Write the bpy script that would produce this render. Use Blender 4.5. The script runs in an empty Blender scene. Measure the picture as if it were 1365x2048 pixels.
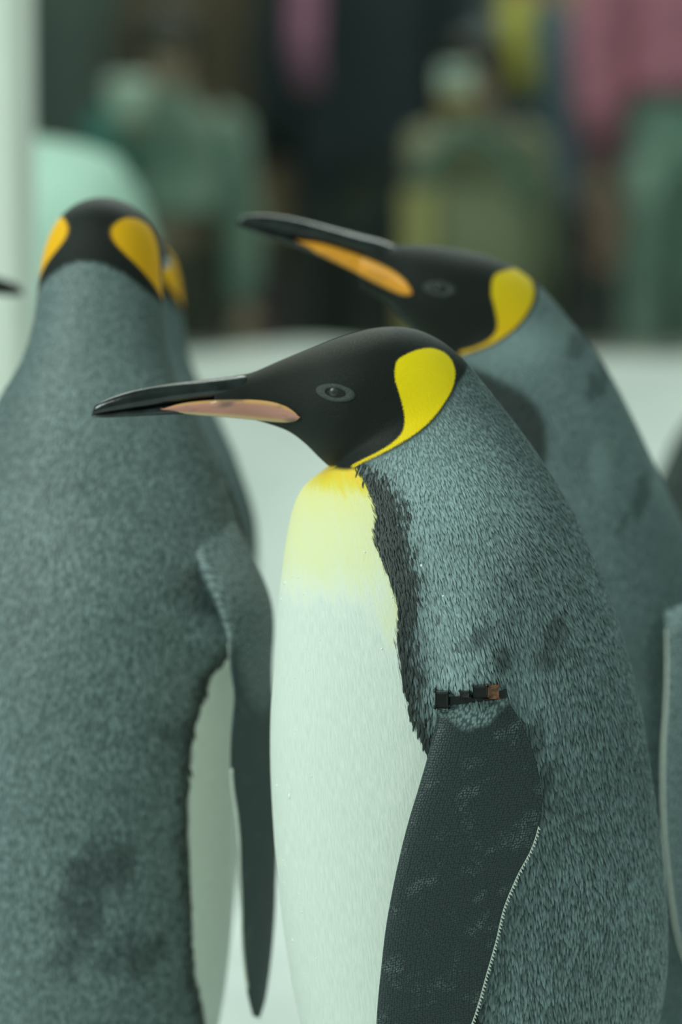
import bpy, bmesh, math, random
import numpy as np
from mathutils import Vector, Matrix

random.seed(7)
rng = np.random.default_rng(7)
SC = bpy.context.scene
COL = SC.collection

# ---------------------------------------------------------------- camera
CAM_H, CAM_Y, PITCH, FPX = 1.0, -3.0, math.radians(5.7), 8190.0
cam_d = bpy.data.cameras.new('camera')
cam = bpy.data.objects.new('camera', cam_d)
COL.objects.link(cam)
cam.location = (0, CAM_Y, CAM_H)
cam.rotation_euler = (math.pi / 2 - PITCH, 0, 0)
cam_d.sensor_fit = 'VERTICAL'
cam_d.sensor_height = 36.0
cam_d.lens = 36.0 * FPX / 2048.0
cam_d.clip_end = 100
cam_d.dof.use_dof = True
cam_d.dof.focus_distance = 2.90
cam_d.dof.aperture_fstop = 3.0
SC.camera = cam

# ---------------------------------------------------------------- light
world = bpy.data.worlds.new('world')
SC.world = world
world.use_nodes = True
wb = world.node_tree.nodes['Background']
wb.inputs['Color'].default_value = (0.66, 0.98, 0.86, 1)
wb.inputs['Strength'].default_value = 0.27


def area(name, loc, target, sx, sy, power, color):
    d = bpy.data.lights.new(name, 'AREA')
    d.shape = 'RECTANGLE'
    d.size, d.size_y = sx, sy
    d.energy, d.color = power, color
    o = bpy.data.objects.new(name, d)
    COL.objects.link(o)
    o.location = loc
    o.rotation_euler = (Vector(target) - Vector(loc)).to_track_quat('-Z', 'Y').to_euler()
    return o


area('ceiling_lamp_front', (-1.9, -0.9, 2.2), (0, 0.1, 0.6), 1.3, 1.0, 57, (0.86, 1.0, 0.93))
area('fill_light_side', (1.7, -1.1, 2.4), (0.1, 0.2, 0.5), 1.0, 0.8, 10, (0.88, 1.0, 0.94))  # added fill for the right-hand side, not a lamp of the enclosure
area('hall_fill_light', (0.3, 6.0, 2.95), (0.3, 6.0, 0), 4.0, 1.6, 75, (1.0, 0.95, 0.86))  # unseen light added to brighten the visitors and their clothes
area('ceiling_lamp_rear', (-0.2, 1.9, 2.6), (0, 0.6, 0.3), 2.6, 1.2, 42, (0.90, 1.0, 0.93))
SC.view_settings.view_transform = 'Standard'
SC.view_settings.look = 'None'
SC.view_settings.gamma = 1.0
SC.view_settings.use_curve_mapping = False
SC.view_settings.exposure = 0.0
SC.cycles.max_bounces = 6
SC.cycles.diffuse_bounces = 3
SC.cycles.glossy_bounces = 2
SC.cycles.transmission_bounces = 5


# ---------------------------------------------------------------- helpers
def p2w(px, py, Y):
    """a point of the photograph on the upright plane at depth Y -> X, Z"""
    u = (px - 682.5) / FPX
    v = (1024.0 - py) / FPX
    dy = math.cos(PITCH) + v * math.sin(PITCH)
    t = (Y - CAM_Y) / dy
    return u * t, CAM_H + (-math.sin(PITCH) + v * math.cos(PITCH)) * t


def link(o, parent=None):
    COL.objects.link(o)
    if parent is not None:
        o.parent = parent
    return o


def mesh_obj(name, verts, faces, mat, parent=None, smooth=True):
    m = bpy.data.meshes.new(name)
    m.from_pydata([tuple(map(float, v)) for v in verts], [], faces)
    if smooth:
        m.polygons.foreach_set('use_smooth', [True] * len(m.polygons))
    if mat is not None:
        m.materials.append(mat)
    o = bpy.data.objects.new(name, m)
    return link(o, parent)


def empty(name, loc, rz=0.0):
    o = bpy.data.objects.new(name, None)
    o.empty_display_size = 0.1
    link(o)
    o.location = loc
    o.rotation_euler = (0, 0, rz)
    return o


def tag(o, label=None, cat=None, group=None, kind=None):
    if label: o['label'] = label
    if cat: o['category'] = cat
    if group: o['group'] = group
    if kind: o['kind'] = kind
    return o


def cubic(K, T, n, chord=None):
    """resample the rows of K (knots at T) at n even steps with a Catmull-Rom spline"""
    K = np.asarray(K, float)
    T = np.asarray(T, float)
    S = np.zeros_like(K)
    S[1:-1] = (K[2:] - K[:-2]) / (T[2:] - T[:-2])[:, None]
    S[0] = (K[1] - K[0]) / (T[1] - T[0])
    S[-1] = (K[-1] - K[-2]) / (T[-1] - T[-2])
    x = np.linspace(T[0], T[-1], n) if np.isscalar(n) else np.asarray(n)
    i = np.clip(np.searchsorted(T, x, side='right') - 1, 0, len(T) - 2)
    h = (T[i + 1] - T[i])
    s = (x - T[i]) / h
    s, h = s[:, None], h[:, None]
    return ((2 * s**3 - 3 * s**2 + 1) * K[i] + (s**3 - 2 * s**2 + s) * h * S[i]
            + (-2 * s**3 + 3 * s**2) * K[i + 1] + (s**3 - s**2) * h * S[i + 1])


def curve_pts(P, n):
    P = np.asarray(P, float)
    d = np.r_[0, np.cumsum(np.linalg.norm(np.diff(P, axis=0), axis=1))]
    return cubic(P, d, n)


def sd_poly(P, poly):
    """signed distance of points P (N,2) to a closed polygon, positive inside"""
    poly = np.asarray(poly, float)
    A, B = poly, np.roll(poly, -1, axis=0)
    best = np.full(len(P), 1e9)
    inside = np.zeros(len(P), bool)
    for a, b in zip(A, B):
        e = b - a
        w = P - a
        t = np.clip((w @ e) / max(e @ e, 1e-12), 0, 1)
        best = np.minimum(best, np.linalg.norm(w - t[:, None] * e, axis=1))
        c = ((a[1] > P[:, 1]) != (b[1] > P[:, 1]))
        with np.errstate(divide='ignore', invalid='ignore'):
            xc = a[0] + (P[:, 1] - a[1]) * (b[0] - a[0]) / (b[1] - a[1])
        inside ^= c & (P[:, 0] < xc)
    return np.where(inside, best, -best)


def smooth_poly(poly, n=160):
    P = np.asarray(list(poly) + [poly[0]], float)
    return curve_pts(P, n)[:-1]


def set_attr(mesh, name, vals):
    a = mesh.attributes.new(name, 'FLOAT', 'POINT')
    a.data.foreach_set('value', np.asarray(vals, np.float32))


def tube(pts, radii, n=12, caps=True, flat=None):
    """verts, faces of a tube along pts; flat=(axis, factor) squashes the ring along a world axis"""
    pts = [Vector(p) for p in pts]
    V, F = [], []
    ref = Vector((0.13, 0.97, 0.21))
    for i, p in enumerate(pts):
        t = (pts[min(i + 1, len(pts) - 1)] - pts[max(i - 1, 0)]).normalized()
        a = t.cross(ref).normalized()
        b = t.cross(a).normalized()
        r = radii[i]
        ra, rb = (r, r) if np.isscalar(r) else r
        for k in range(n):
            c, s = math.cos(2 * math.pi * k / n), math.sin(2 * math.pi * k / n)
            V.append(p + a * c * ra + b * s * rb)
    for i in range(len(pts) - 1):
        for k in range(n):
            F.append((i * n + k, i * n + (k + 1) % n, (i + 1) * n + (k + 1) % n, (i + 1) * n + k))
    if caps:
        V.append(pts[0]); V.append(pts[-1])
        c0, c1 = len(V) - 2, len(V) - 1
        o = (len(pts) - 1) * n
        for k in range(n):
            F.append((c0, (k + 1) % n, k))
            F.append((c1, o + k, o + (k + 1) % n))
    return V, F


def merge(*vf):
    V, F = [], []
    for v, f in vf:
        o = len(V)
        V += list(v)
        F += [tuple(i + o for i in q) for q in f]
    return V, F


# ---------------------------------------------------------------- materials
def new_mat(name):
    m = bpy.data.materials.new(name)
    m.use_nodes = True
    nt = m.node_tree
    return m, nt, nt.nodes['Principled BSDF']


class N:
    """tiny node-graph writer"""
    def __init__(self, nt): self.nt = nt

    def node(self, t, **kw):
        n = self.nt.nodes.new(t)
        for k, v in kw.items(): setattr(n, k, v)
        return n

    def put(self, sock, v):
        if hasattr(v, 'is_output'): self.nt.links.new(v, sock)
        else: sock.default_value = v

    def math(self, op, a, b=0.0, c=0.0):
        n = self.node('ShaderNodeMath', operation=op)
        self.put(n.inputs[0], a); self.put(n.inputs[1], b); self.put(n.inputs[2], c)
        return n.outputs[0]

    def attr(self, name):
        return self.node('ShaderNodeAttribute', attribute_name=name).outputs['Fac']

    def ramp(self, v, lo, hi):
        n = self.node('ShaderNodeMapRange', interpolation_type='SMOOTHSTEP')
        self.put(n.inputs['Value'], v)
        n.inputs['From Min'].default_value, n.inputs['From Max'].default_value = lo, hi
        return n.outputs['Result']

    def mix(self, f, a, b, mode='MIX'):
        n = self.node('ShaderNodeMix', data_type='RGBA', blend_type=mode)
        self.put(n.inputs[0], f)
        self.put(n.inputs[6], a if hasattr(a, 'is_output') else (*a, 1))
        self.put(n.inputs[7], b if hasattr(b, 'is_output') else (*b, 1))
        return n.outputs[2]

    def noise(self, vec, scale, detail=2.0, rough=0.5):
        n = self.node('ShaderNodeTexNoise')
        self.put(n.inputs['Vector'], vec)
        n.inputs['Scale'].default_value, n.inputs['Detail'].default_value = scale, detail
        n.inputs['Roughness'].default_value = rough
        return n.outputs['Fac']

    def scaled(self, vec, s):
        n = self.node('ShaderNodeMapping')
        self.put(n.inputs['Vector'], vec)
        n.inputs['Scale'].default_value = s
        return n.outputs['Vector']


def plain(name, col, rough=0.6, noise=0.0, scale=40.0, bump=0.0, spec=0.5, metal=0.0, coat=0.0):
    m, nt, b = new_mat(name)
    g = N(nt)
    b.inputs['Roughness'].default_value = rough
    b.inputs['Specular IOR Level'].default_value = spec
    b.inputs['Metallic'].default_value = metal
    b.inputs['Coat Weight'].default_value = coat
    vec = g.node('ShaderNodeTexCoord').outputs['Object']
    n = g.noise(vec, scale, 4)
    c = g.mix(g.ramp(n, 0.3, 0.7), tuple(x * (1 - noise) for x in col), tuple(min(1, x * (1 + noise)) for x in col))
    g.put(b.inputs['Base Color'], c)
    if bump:
        bp = g.node('ShaderNodeBump')
        bp.inputs['Strength'].default_value = bump
        bp.inputs['Distance'].default_value = 0.01
        g.put(bp.inputs['Height'], n)
        g.put(b.inputs['Normal'], bp.outputs['Normal'])
    return m


def plumage(name, grey_dark, grey_light, patch_a, patch_b, yellow, tint=0.0):
    """feathers: markings from the signed-distance attributes, feather scales from the UV map"""
    m, nt, b = new_mat(name)
    g = N(nt)
    uv = g.node('ShaderNodeUVMap', uv_map='UVMap').outputs['UV']
    obj = g.node('ShaderNodeTexCoord').outputs['Object']
    # feather scales: warped, elongated cells
    wob = g.node('ShaderNodeVectorMath', operation='MULTIPLY_ADD')
    nz = g.node('ShaderNodeTexNoise')
    g.put(nz.inputs['Vector'], uv)
    nz.inputs['Scale'].default_value = 60.0
    g.put(wob.inputs[0], nz.outputs['Color'])
    wob.inputs[1].default_value = (0.009, 0.006, 0)
    g.put(wob.inputs[2], uv)
    fv = g.scaled(wob.outputs[0], (430, 165, 1))
    vo = g.node('ShaderNodeTexVoronoi', feature='F1')
    vo.voronoi_dimensions = '2D'
    g.put(vo.inputs['Vector'], fv)
    vo.inputs['Scale'].default_value = 1.0
    cell = g.math('SUBTRACT', 1.0, vo.outputs['Distance'])
    crand = g.node('ShaderNodeSeparateColor')
    g.put(crand.inputs[0], vo.outputs['Color'])
    strand = g.noise(g.scaled(wob.outputs[0], (620, 120, 1)), 1.0, 3, 0.6)
    tip = g.ramp(cell, 0.15, 0.95)
    tipr = g.math('MULTIPLY', tip, g.math('MULTIPLY_ADD', crand.outputs[0], 0.45, 0.45))
    tipr = g.math('MULTIPLY', tipr, g.math('MULTIPLY_ADD', g.ramp(strand, 0.3, 0.7), 0.9, 0.5))
    streak = g.noise(g.scaled(uv, (900, 90, 1)), 1.0, 3)
    fine = g.noise(g.scaled(uv, (1500, 500, 1)), 1.0, 2)
    broad = g.noise(obj, 9.0, 4, 0.6)
    # grey mantle
    grey = g.mix(tipr, grey_dark, grey_light)
    grey = g.mix(g.math('MULTIPLY', g.ramp(broad, 0.42, 0.68), 0.30), grey, tuple(x * 0.55 for x in grey_dark))
    wetn = g.math('MULTIPLY_ADD', g.math('SUBTRACT', g.noise(g.scaled(obj, (70, 70, 40)), 1.0, 4, 0.6), 0.5), 2.2, g.attr('wet'))
    grey = g.mix(g.math('MULTIPLY', g.ramp(wetn, 0.35, 1.0), 0.75), grey, tuple(x * 0.5 for x in grey_dark))
    pale = g.attr('pale')
    grey = g.mix(g.math('MULTIPLY', pale, 0.75), grey, tuple(min(1, x * 1.15) for x in grey_light))
    # fuzzy edges
    edge = g.math('MULTIPLY', g.math('SUBTRACT', streak, 0.5), 0.010)
    edgef = g.math('MULTIPLY', g.math('SUBTRACT', fine, 0.5), 0.003)
    blackc = g.mix(g.ramp(fine, 0.35, 0.7), (0.005, 0.007, 0.006), (0.014, 0.017, 0.014))
    bstripe = g.mix(tipr, (0.012, 0.020, 0.018), (0.045, 0.06, 0.055))
    stripe = g.ramp(g.math('ADD', g.attr('stripe'), g.math('MULTIPLY', edge, 1.6)), -0.004, 0.004)
    col = g.mix(stripe, grey, bstripe)
    # pale front: yellow throat fading to white
    ylw = g.attr('yellow')
    white = g.mix(g.ramp(streak, 0.3, 0.7), (0.65, 0.70, 0.64), (0.76, 0.79, 0.73))
    ych = g.node('ShaderNodeValToRGB')
    longs = g.math('SUBTRACT', g.noise(g.scaled(uv, (160, 16, 1)), 1.0, 4, 0.6), 0.5)
    ylw = g.math('MULTIPLY_ADD', longs, 0.42, ylw)
    g.put(ych.inputs[0], g.math('MULTIPLY_ADD', g.math('SUBTRACT', streak, 0.5), 0.10, ylw))
    e = ych.color_ramp.elements
    e[0].position, e[0].color = 0.05, (0.77, 0.80, 0.74, 1)
    e[1].position, e[1].color = 0.98, (0.90, 0.60, 0.03, 1)
    k = ych.color_ramp.elements.new(0.35); k.color = (0.78, 0.78, 0.50, 1)
    k = ych.color_ramp.elements.new(0.70); k.color = (0.82, 0.76, 0.30, 1)
    k = ych.color_ramp.elements.new(0.85); k.color = (0.82, 0.66, 0.06, 1)
    front_c = g.mix(g.ramp(ylw, 0.02, 0.22), white, ych.outputs[0])
    front = g.ramp(g.math('ADD', g.attr('front'), edge), -0.0012, 0.0012)
    col = g.mix(front, col, front_c)
    # black hood
    head = g.ramp(g.math('ADD', g.attr('head'), edgef), -0.0018, 0.0018)
    crown = g.mix(g.math('MULTIPLY', g.attr('crown'), g.ramp(fine, 0.45, 0.75)), blackc, (0.10, 0.085, 0.05))
    col = g.mix(head, col, crown)
    # ear patch
    pc = g.mix(g.ramp(g.attr('patchv'), 0.0, 1.0), patch_a, patch_b)
    pc = g.mix(g.math('MULTIPLY', g.ramp(fine, 0.5, 0.8), 0.18), pc, (0.55, 0.34, 0.0))
    patch = g.ramp(g.math('ADD', g.attr('patch'), edgef), -0.0009, 0.0009)
    col = g.mix(patch, col, pc)
    g.put(b.inputs['Base Color'], col)
    b.inputs['Roughness'].default_value = 0.55
    g.put(b.inputs['Specular IOR Level'], g.math('MULTIPLY_ADD', head, -0.14, 0.32))
    b.inputs['Sheen Weight'].default_value = 0.06
    b.inputs['Sheen Roughness'].default_value = 0.5
    b.inputs['Sheen Tint'].default_value = (0.75, 0.95, 0.88, 1)
    # relief
    soft = g.math('MAXIMUM', front, g.math('MAXIMUM', head, patch))
    h1 = g.math('MULTIPLY', g.math('MULTIPLY', tipr, 1.0), g.math('SUBTRACT', 1.0, g.math('MULTIPLY', soft, 0.92)))
    h2 = g.math('MULTIPLY', g.math('ADD', streak, fine), 0.16)
    bp = g.node('ShaderNodeBump')
    bp.inputs['Strength'].default_value = 0.8
    bp.inputs['Distance'].default_value = 0.0016
    g.put(bp.inputs['Height'], g.math('ADD', h1, h2))
    g.put(b.inputs['Normal'], bp.outputs['Normal'])
    return m


def flipper_mat(name, grey_dark, grey_light, mul=1.0):
    m, nt, b = new_mat(name)
    g = N(nt)
    uv = g.node('ShaderNodeUVMap', uv_map='UVMap').outputs['UV']
    fv = g.scaled(uv, (520, 560, 1))
    vo = g.node('ShaderNodeTexVoronoi', feature='F1')
    vo.voronoi_dimensions = '2D'
    vo.inputs['Scale'].default_value = 1.0
    vo.inputs['Randomness'].default_value = 0.5
    g.put(vo.inputs['Vector'], fv)
    cell = g.math('SUBTRACT', 1.0, vo.outputs['Distance'])
    worn = g.ramp(g.noise(uv, 38, 5, 0.65), 0.52, 0.70)
    dark = g.mix(g.ramp(cell, 0.4, 0.95), tuple(x * mul for x in (0.014, 0.024, 0.025)), tuple(x * mul for x in (0.038, 0.057, 0.059)))
    dark = g.mix(g.math('MULTIPLY', worn, g.ramp(cell, 0.45, 0.9)), dark, (0.15, 0.19, 0.18))
    sh = g.math('ADD', g.attr('shoulder'), g.math('MULTIPLY', g.math('SUBTRACT', g.noise(uv, 60, 4), 0.5), 0.5))
    fv2 = g.scaled(uv, (480, 300, 1))
    vo2 = g.node('ShaderNodeTexVoronoi', feature='F1')
    vo2.voronoi_dimensions = '2D'
    vo2.inputs['Scale'].default_value = 1.0
    g.put(vo2.inputs['Vector'], fv2)
    grey = g.mix(g.ramp(g.math('SUBTRACT', 1.0, vo2.outputs['Distance']), 0.3, 0.9), grey_dark, grey_light)
    col = g.mix(g.ramp(sh, 0.35, 0.65), dark, grey)
    pale_edge = g.ramp(g.attr('under'), 0.45, 0.55)
    col = g.mix(pale_edge, col, (0.62, 0.66, 0.58))
    g.put(b.inputs['Base Color'], col)
    b.inputs['Roughness'].default_value = 0.48
    b.inputs['Specular IOR Level'].default_value = 0.4
    bp = g.node('ShaderNodeBump')
    bp.inputs['Strength'].default_value = 0.45
    bp.inputs['Distance'].default_value = 0.0010
    g.put(bp.inputs['Height'], g.math('ADD', cell, g.math('MULTIPLY', worn, 0.4)))
    g.put(b.inputs['Normal'], bp.outputs['Normal'])
    return m


def feather_mat(name, dark, light):
    m, nt, b = new_mat(name)
    g = N(nt)
    obj = g.node('ShaderNodeTexCoord').outputs['Object']
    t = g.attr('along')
    tip_mix = g.math('MULTIPLY', g.ramp(t, 0.12, 0.75), g.math('MULTIPLY_ADD', g.attr('mid'), 0.45, 0.55))  # each feather has a paler tip and centre, darker base and edges
    tip_mix = g.math('MULTIPLY', tip_mix, g.math('MULTIPLY_ADD', g.attr('rnd'), 0.75, 0.40))
    broad = g.noise(obj, 11.0, 4, 0.6)
    tip_mix = g.math('MULTIPLY', tip_mix, g.math('MULTIPLY_ADD', g.ramp(broad, 0.3, 0.7), -0.35, 1.1))
    col = g.mix(tip_mix, dark, light)
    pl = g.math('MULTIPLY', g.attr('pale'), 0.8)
    col = g.mix(pl, col, g.mix(g.math('MULTIPLY_ADD', tip_mix, 0.6, 0.3), tuple(x * 2.6 for x in dark), tuple(min(1, x * 1.75) for x in light)))  # pale areas brightened: the neck highlight is painted into the feather colour
    wetn = g.math('MULTIPLY_ADD', g.math('SUBTRACT', g.noise(g.scaled(obj, (70, 70, 40)), 1.0, 4, 0.6), 0.5), 2.2, g.attr('wet'))
    col = g.mix(g.math('MULTIPLY', g.ramp(wetn, 0.35, 1.0), 0.72), col, g.mix(tip_mix, tuple(x * 0.4 for x in dark), tuple(x * 0.35 for x in light)))
    st = g.math('MULTIPLY_ADD', g.math('SUBTRACT', g.attr('rnd'), 0.5), 0.014, g.attr('stripe'))
    col = g.mix(g.ramp(st, -0.007, 0.002), col, g.mix(tip_mix, (0.010, 0.015, 0.014), (0.045, 0.060, 0.056)))
    g.put(b.inputs['Base Color'], col)
    b.inputs['Roughness'].default_value = 0.5
    b.inputs['Specular IOR Level'].default_value = 0.38
    return m


GD, GL = (0.070, 0.105, 0.108), (0.27, 0.36, 0.36)
M = {}
M['plume_front'] = plumage('plumage_near', GD, GL, (0.96, 0.68, 0.002), (1.0, 0.74, 0.003), 1)
M['plume_rear'] = plumage('plumage_rear', tuple(x * 1.35 for x in GD), tuple(x * 1.0 for x in GL), (0.72, 0.42, 0.002), (0.80, 0.56, 0.004), 1)
M['plume_back'] = plumage('plumage_back', tuple(x * 1.0 for x in GD), tuple(x * 0.85 for x in GL), (0.90, 0.40, 0.002), (0.88, 0.45, 0.003), 1)
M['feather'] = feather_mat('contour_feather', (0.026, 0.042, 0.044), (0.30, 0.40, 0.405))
M['feather_far'] = feather_mat('contour_feather_rear', (0.040, 0.062, 0.062), (0.24, 0.315, 0.315))
M['flipper'] = flipper_mat('flipper_scales', GD, GL)
M['flipper_far'] = flipper_mat('flipper_scales_far', tuple(x * 0.75 for x in GD), tuple(x * 0.72 for x in GL), 1.8)
M['bill'] = plain('bill_black', (0.010, 0.014, 0.014), 0.20, 0.5, 90, 0.05, 0.5, coat=0.15)


def plate(name, mid, rim, low, smudge):
    m, nt, b = new_mat(name)
    g = N(nt)
    obj = g.node('ShaderNodeTexCoord').outputs['Object']
    c = g.mix(g.ramp(g.attr('rim'), 0.35, 0.95), mid, rim)
    c = g.mix(g.ramp(g.attr('low'), 0.75, 1.0), c, low)
    c = g.mix(g.math('MULTIPLY', g.ramp(g.noise(g.scaled(obj, (40, 40, 110)), 1.0, 3), 0.52, 0.68), smudge), c, (0.10, 0.07, 0.07))
    g.put(b.inputs['Base Color'], c)
    b.inputs['Roughness'].default_value = 0.38
    return m


M['plate_pink'] = plate('mandible_pink', (0.50, 0.22, 0.17), (0.66, 0.36, 0.13), (0.62, 0.50, 0.32), 0.7)
M['plate_orange'] = plate('mandible_orange', (0.82, 0.33, 0.02), (0.82, 0.36, 0.03), (0.75, 0.36, 0.06), 0.15)
M['eye'] = plain('eye_dark', (0.030, 0.032, 0.026), 0.35, 0.3, 300)
M['lid'] = plain('eyelid_grey', (0.034, 0.041, 0.036), 0.6, 0.3, 900, 0.3)
M['fringe'] = plain('fringe_white', (0.72, 0.76, 0.68), 0.6, 0.1, 300)
M['foot'] = plain('foot_black', (0.03, 0.03, 0.03), 0.6, 0.4, 200, 0.3)
M['claw'] = plain('claw_black', (0.012, 0.012, 0.012), 0.35)
M['band'] = plain('band_black', (0.008, 0.009, 0.009), 0.3, 0.3, 300)
M['copper'] = plain('bead_copper', (0.20, 0.085, 0.045), 0.45, 0.4, 500)
M['snow'] = plain('snow', (0.82, 0.88, 0.85), 0.8, 0.05, 8, 0.25)
M['white'] = plain('painted_white', (0.78, 0.82, 0.74), 0.5, 0.03, 5)
M['ice'] = plain('packed_snow', (0.40, 0.60, 0.50), 0.7, 0.08, 6, 0.2)
M['rock'] = plain('dark_rock', (0.03, 0.045, 0.04), 0.8, 0.5, 12, 0.6)


# ---------------------------------------------------------------- penguin pieces
# head of a resting bird, traced as (throat x, y, crown x, y, half width); 2730 units to the metre
S0 = 2730.0
HEAD = [
    (430, 829, 430, 759, 29), (470, 834, 468, 751.5, 37), (508, 840, 504, 745, 41), (545, 850, 556, 723, 52), (580, 864, 618, 698, 71), (612, 888, 690, 671, 97),
    (636, 912, 760, 655, 112)]
BODY_NEAR = HEAD + [
    (652, 927, 825, 657, 117), (664, 937, 880, 680, 119), (656, 942, 925, 716, 122), (636, 951, 955, 753, 130), (606, 976, 990, 797, 150),
    (588, 1012, 1030, 848, 178), (576, 1060, 1085, 925, 214), (566, 1125, 1140, 1015, 250), (557, 1200, 1185, 1110, 280),
    (549, 1310, 1232, 1235, 305), (541, 1450, 1275, 1390, 322), (543, 1580, 1300, 1540, 332), (556, 1760, 1327, 1740, 338),
    (582, 1950, 1332, 1930, 335), (620, 2120, 1302, 2110, 325), (670, 2300, 1265, 2300, 305), (730, 2480, 1225, 2490, 270),
    (810, 2640, 1180, 2660, 200), (880, 2740, 1140, 2770, 110), (960, 2790, 1080, 2820, 30)]
PATCH = [(790, 740), (795, 722), (812, 711), (836, 702), (862, 699), (886, 706), (903, 720), (911, 738), (912, 757), (905, 780), (890, 805),
         (871, 829), (850, 850), (826, 868), (800, 884), (775, 898), (750, 911), (725, 923), (705, 934), (703, 931), (725, 918), (750, 905), (772, 892),
         (790, 879), (803, 865), (809, 848), (809, 828), (804, 804), (797, 780), (791, 760)]
HOOD = [(300, 600), (700, 560), (900, 600), (945, 700), (938, 742), (918, 768), (908, 786), (893, 809), (874, 833), (853, 854), (828, 872),
        (802, 888), (776, 902), (750, 914), (725, 926), (700, 938), (670, 940), (560, 960), (300, 940)]
FRONT_NEAR = [(690, 940), (706, 946), (724, 966), (734, 981), (744, 1005), (751, 1035), (750, 1060), (748, 1082), (758, 1110), (772, 1140),
              (783, 1175), (793, 1205), (797, 1235), (796, 1255), (793, 1275), (797, 1310), (801, 1335), (807, 1365), (813, 1400), (823, 1430),
              (838, 1460), (850, 1490), (862, 1520), (890, 1640), (915, 1800), (930, 2000), (925, 2250), (900, 2600), (940, 3000),
              (300, 3000), (300, 940)]
STRIPE_NEAR = [(690, 938), (712, 937), (750, 946), (776, 966), (791, 988), (801, 1015), (808, 1050), (815, 1090), (823, 1130), (833, 1165),
               (831, 1200), (828, 1240), (826, 1290), (832, 1340), (839, 1385), (850, 1425), (868, 1460), (890, 1540), (915, 1640), (940, 1800),
               (955, 2000), (950, 2250), (930, 2600), (960, 3000), (300, 3000), (300, 930)]


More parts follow.
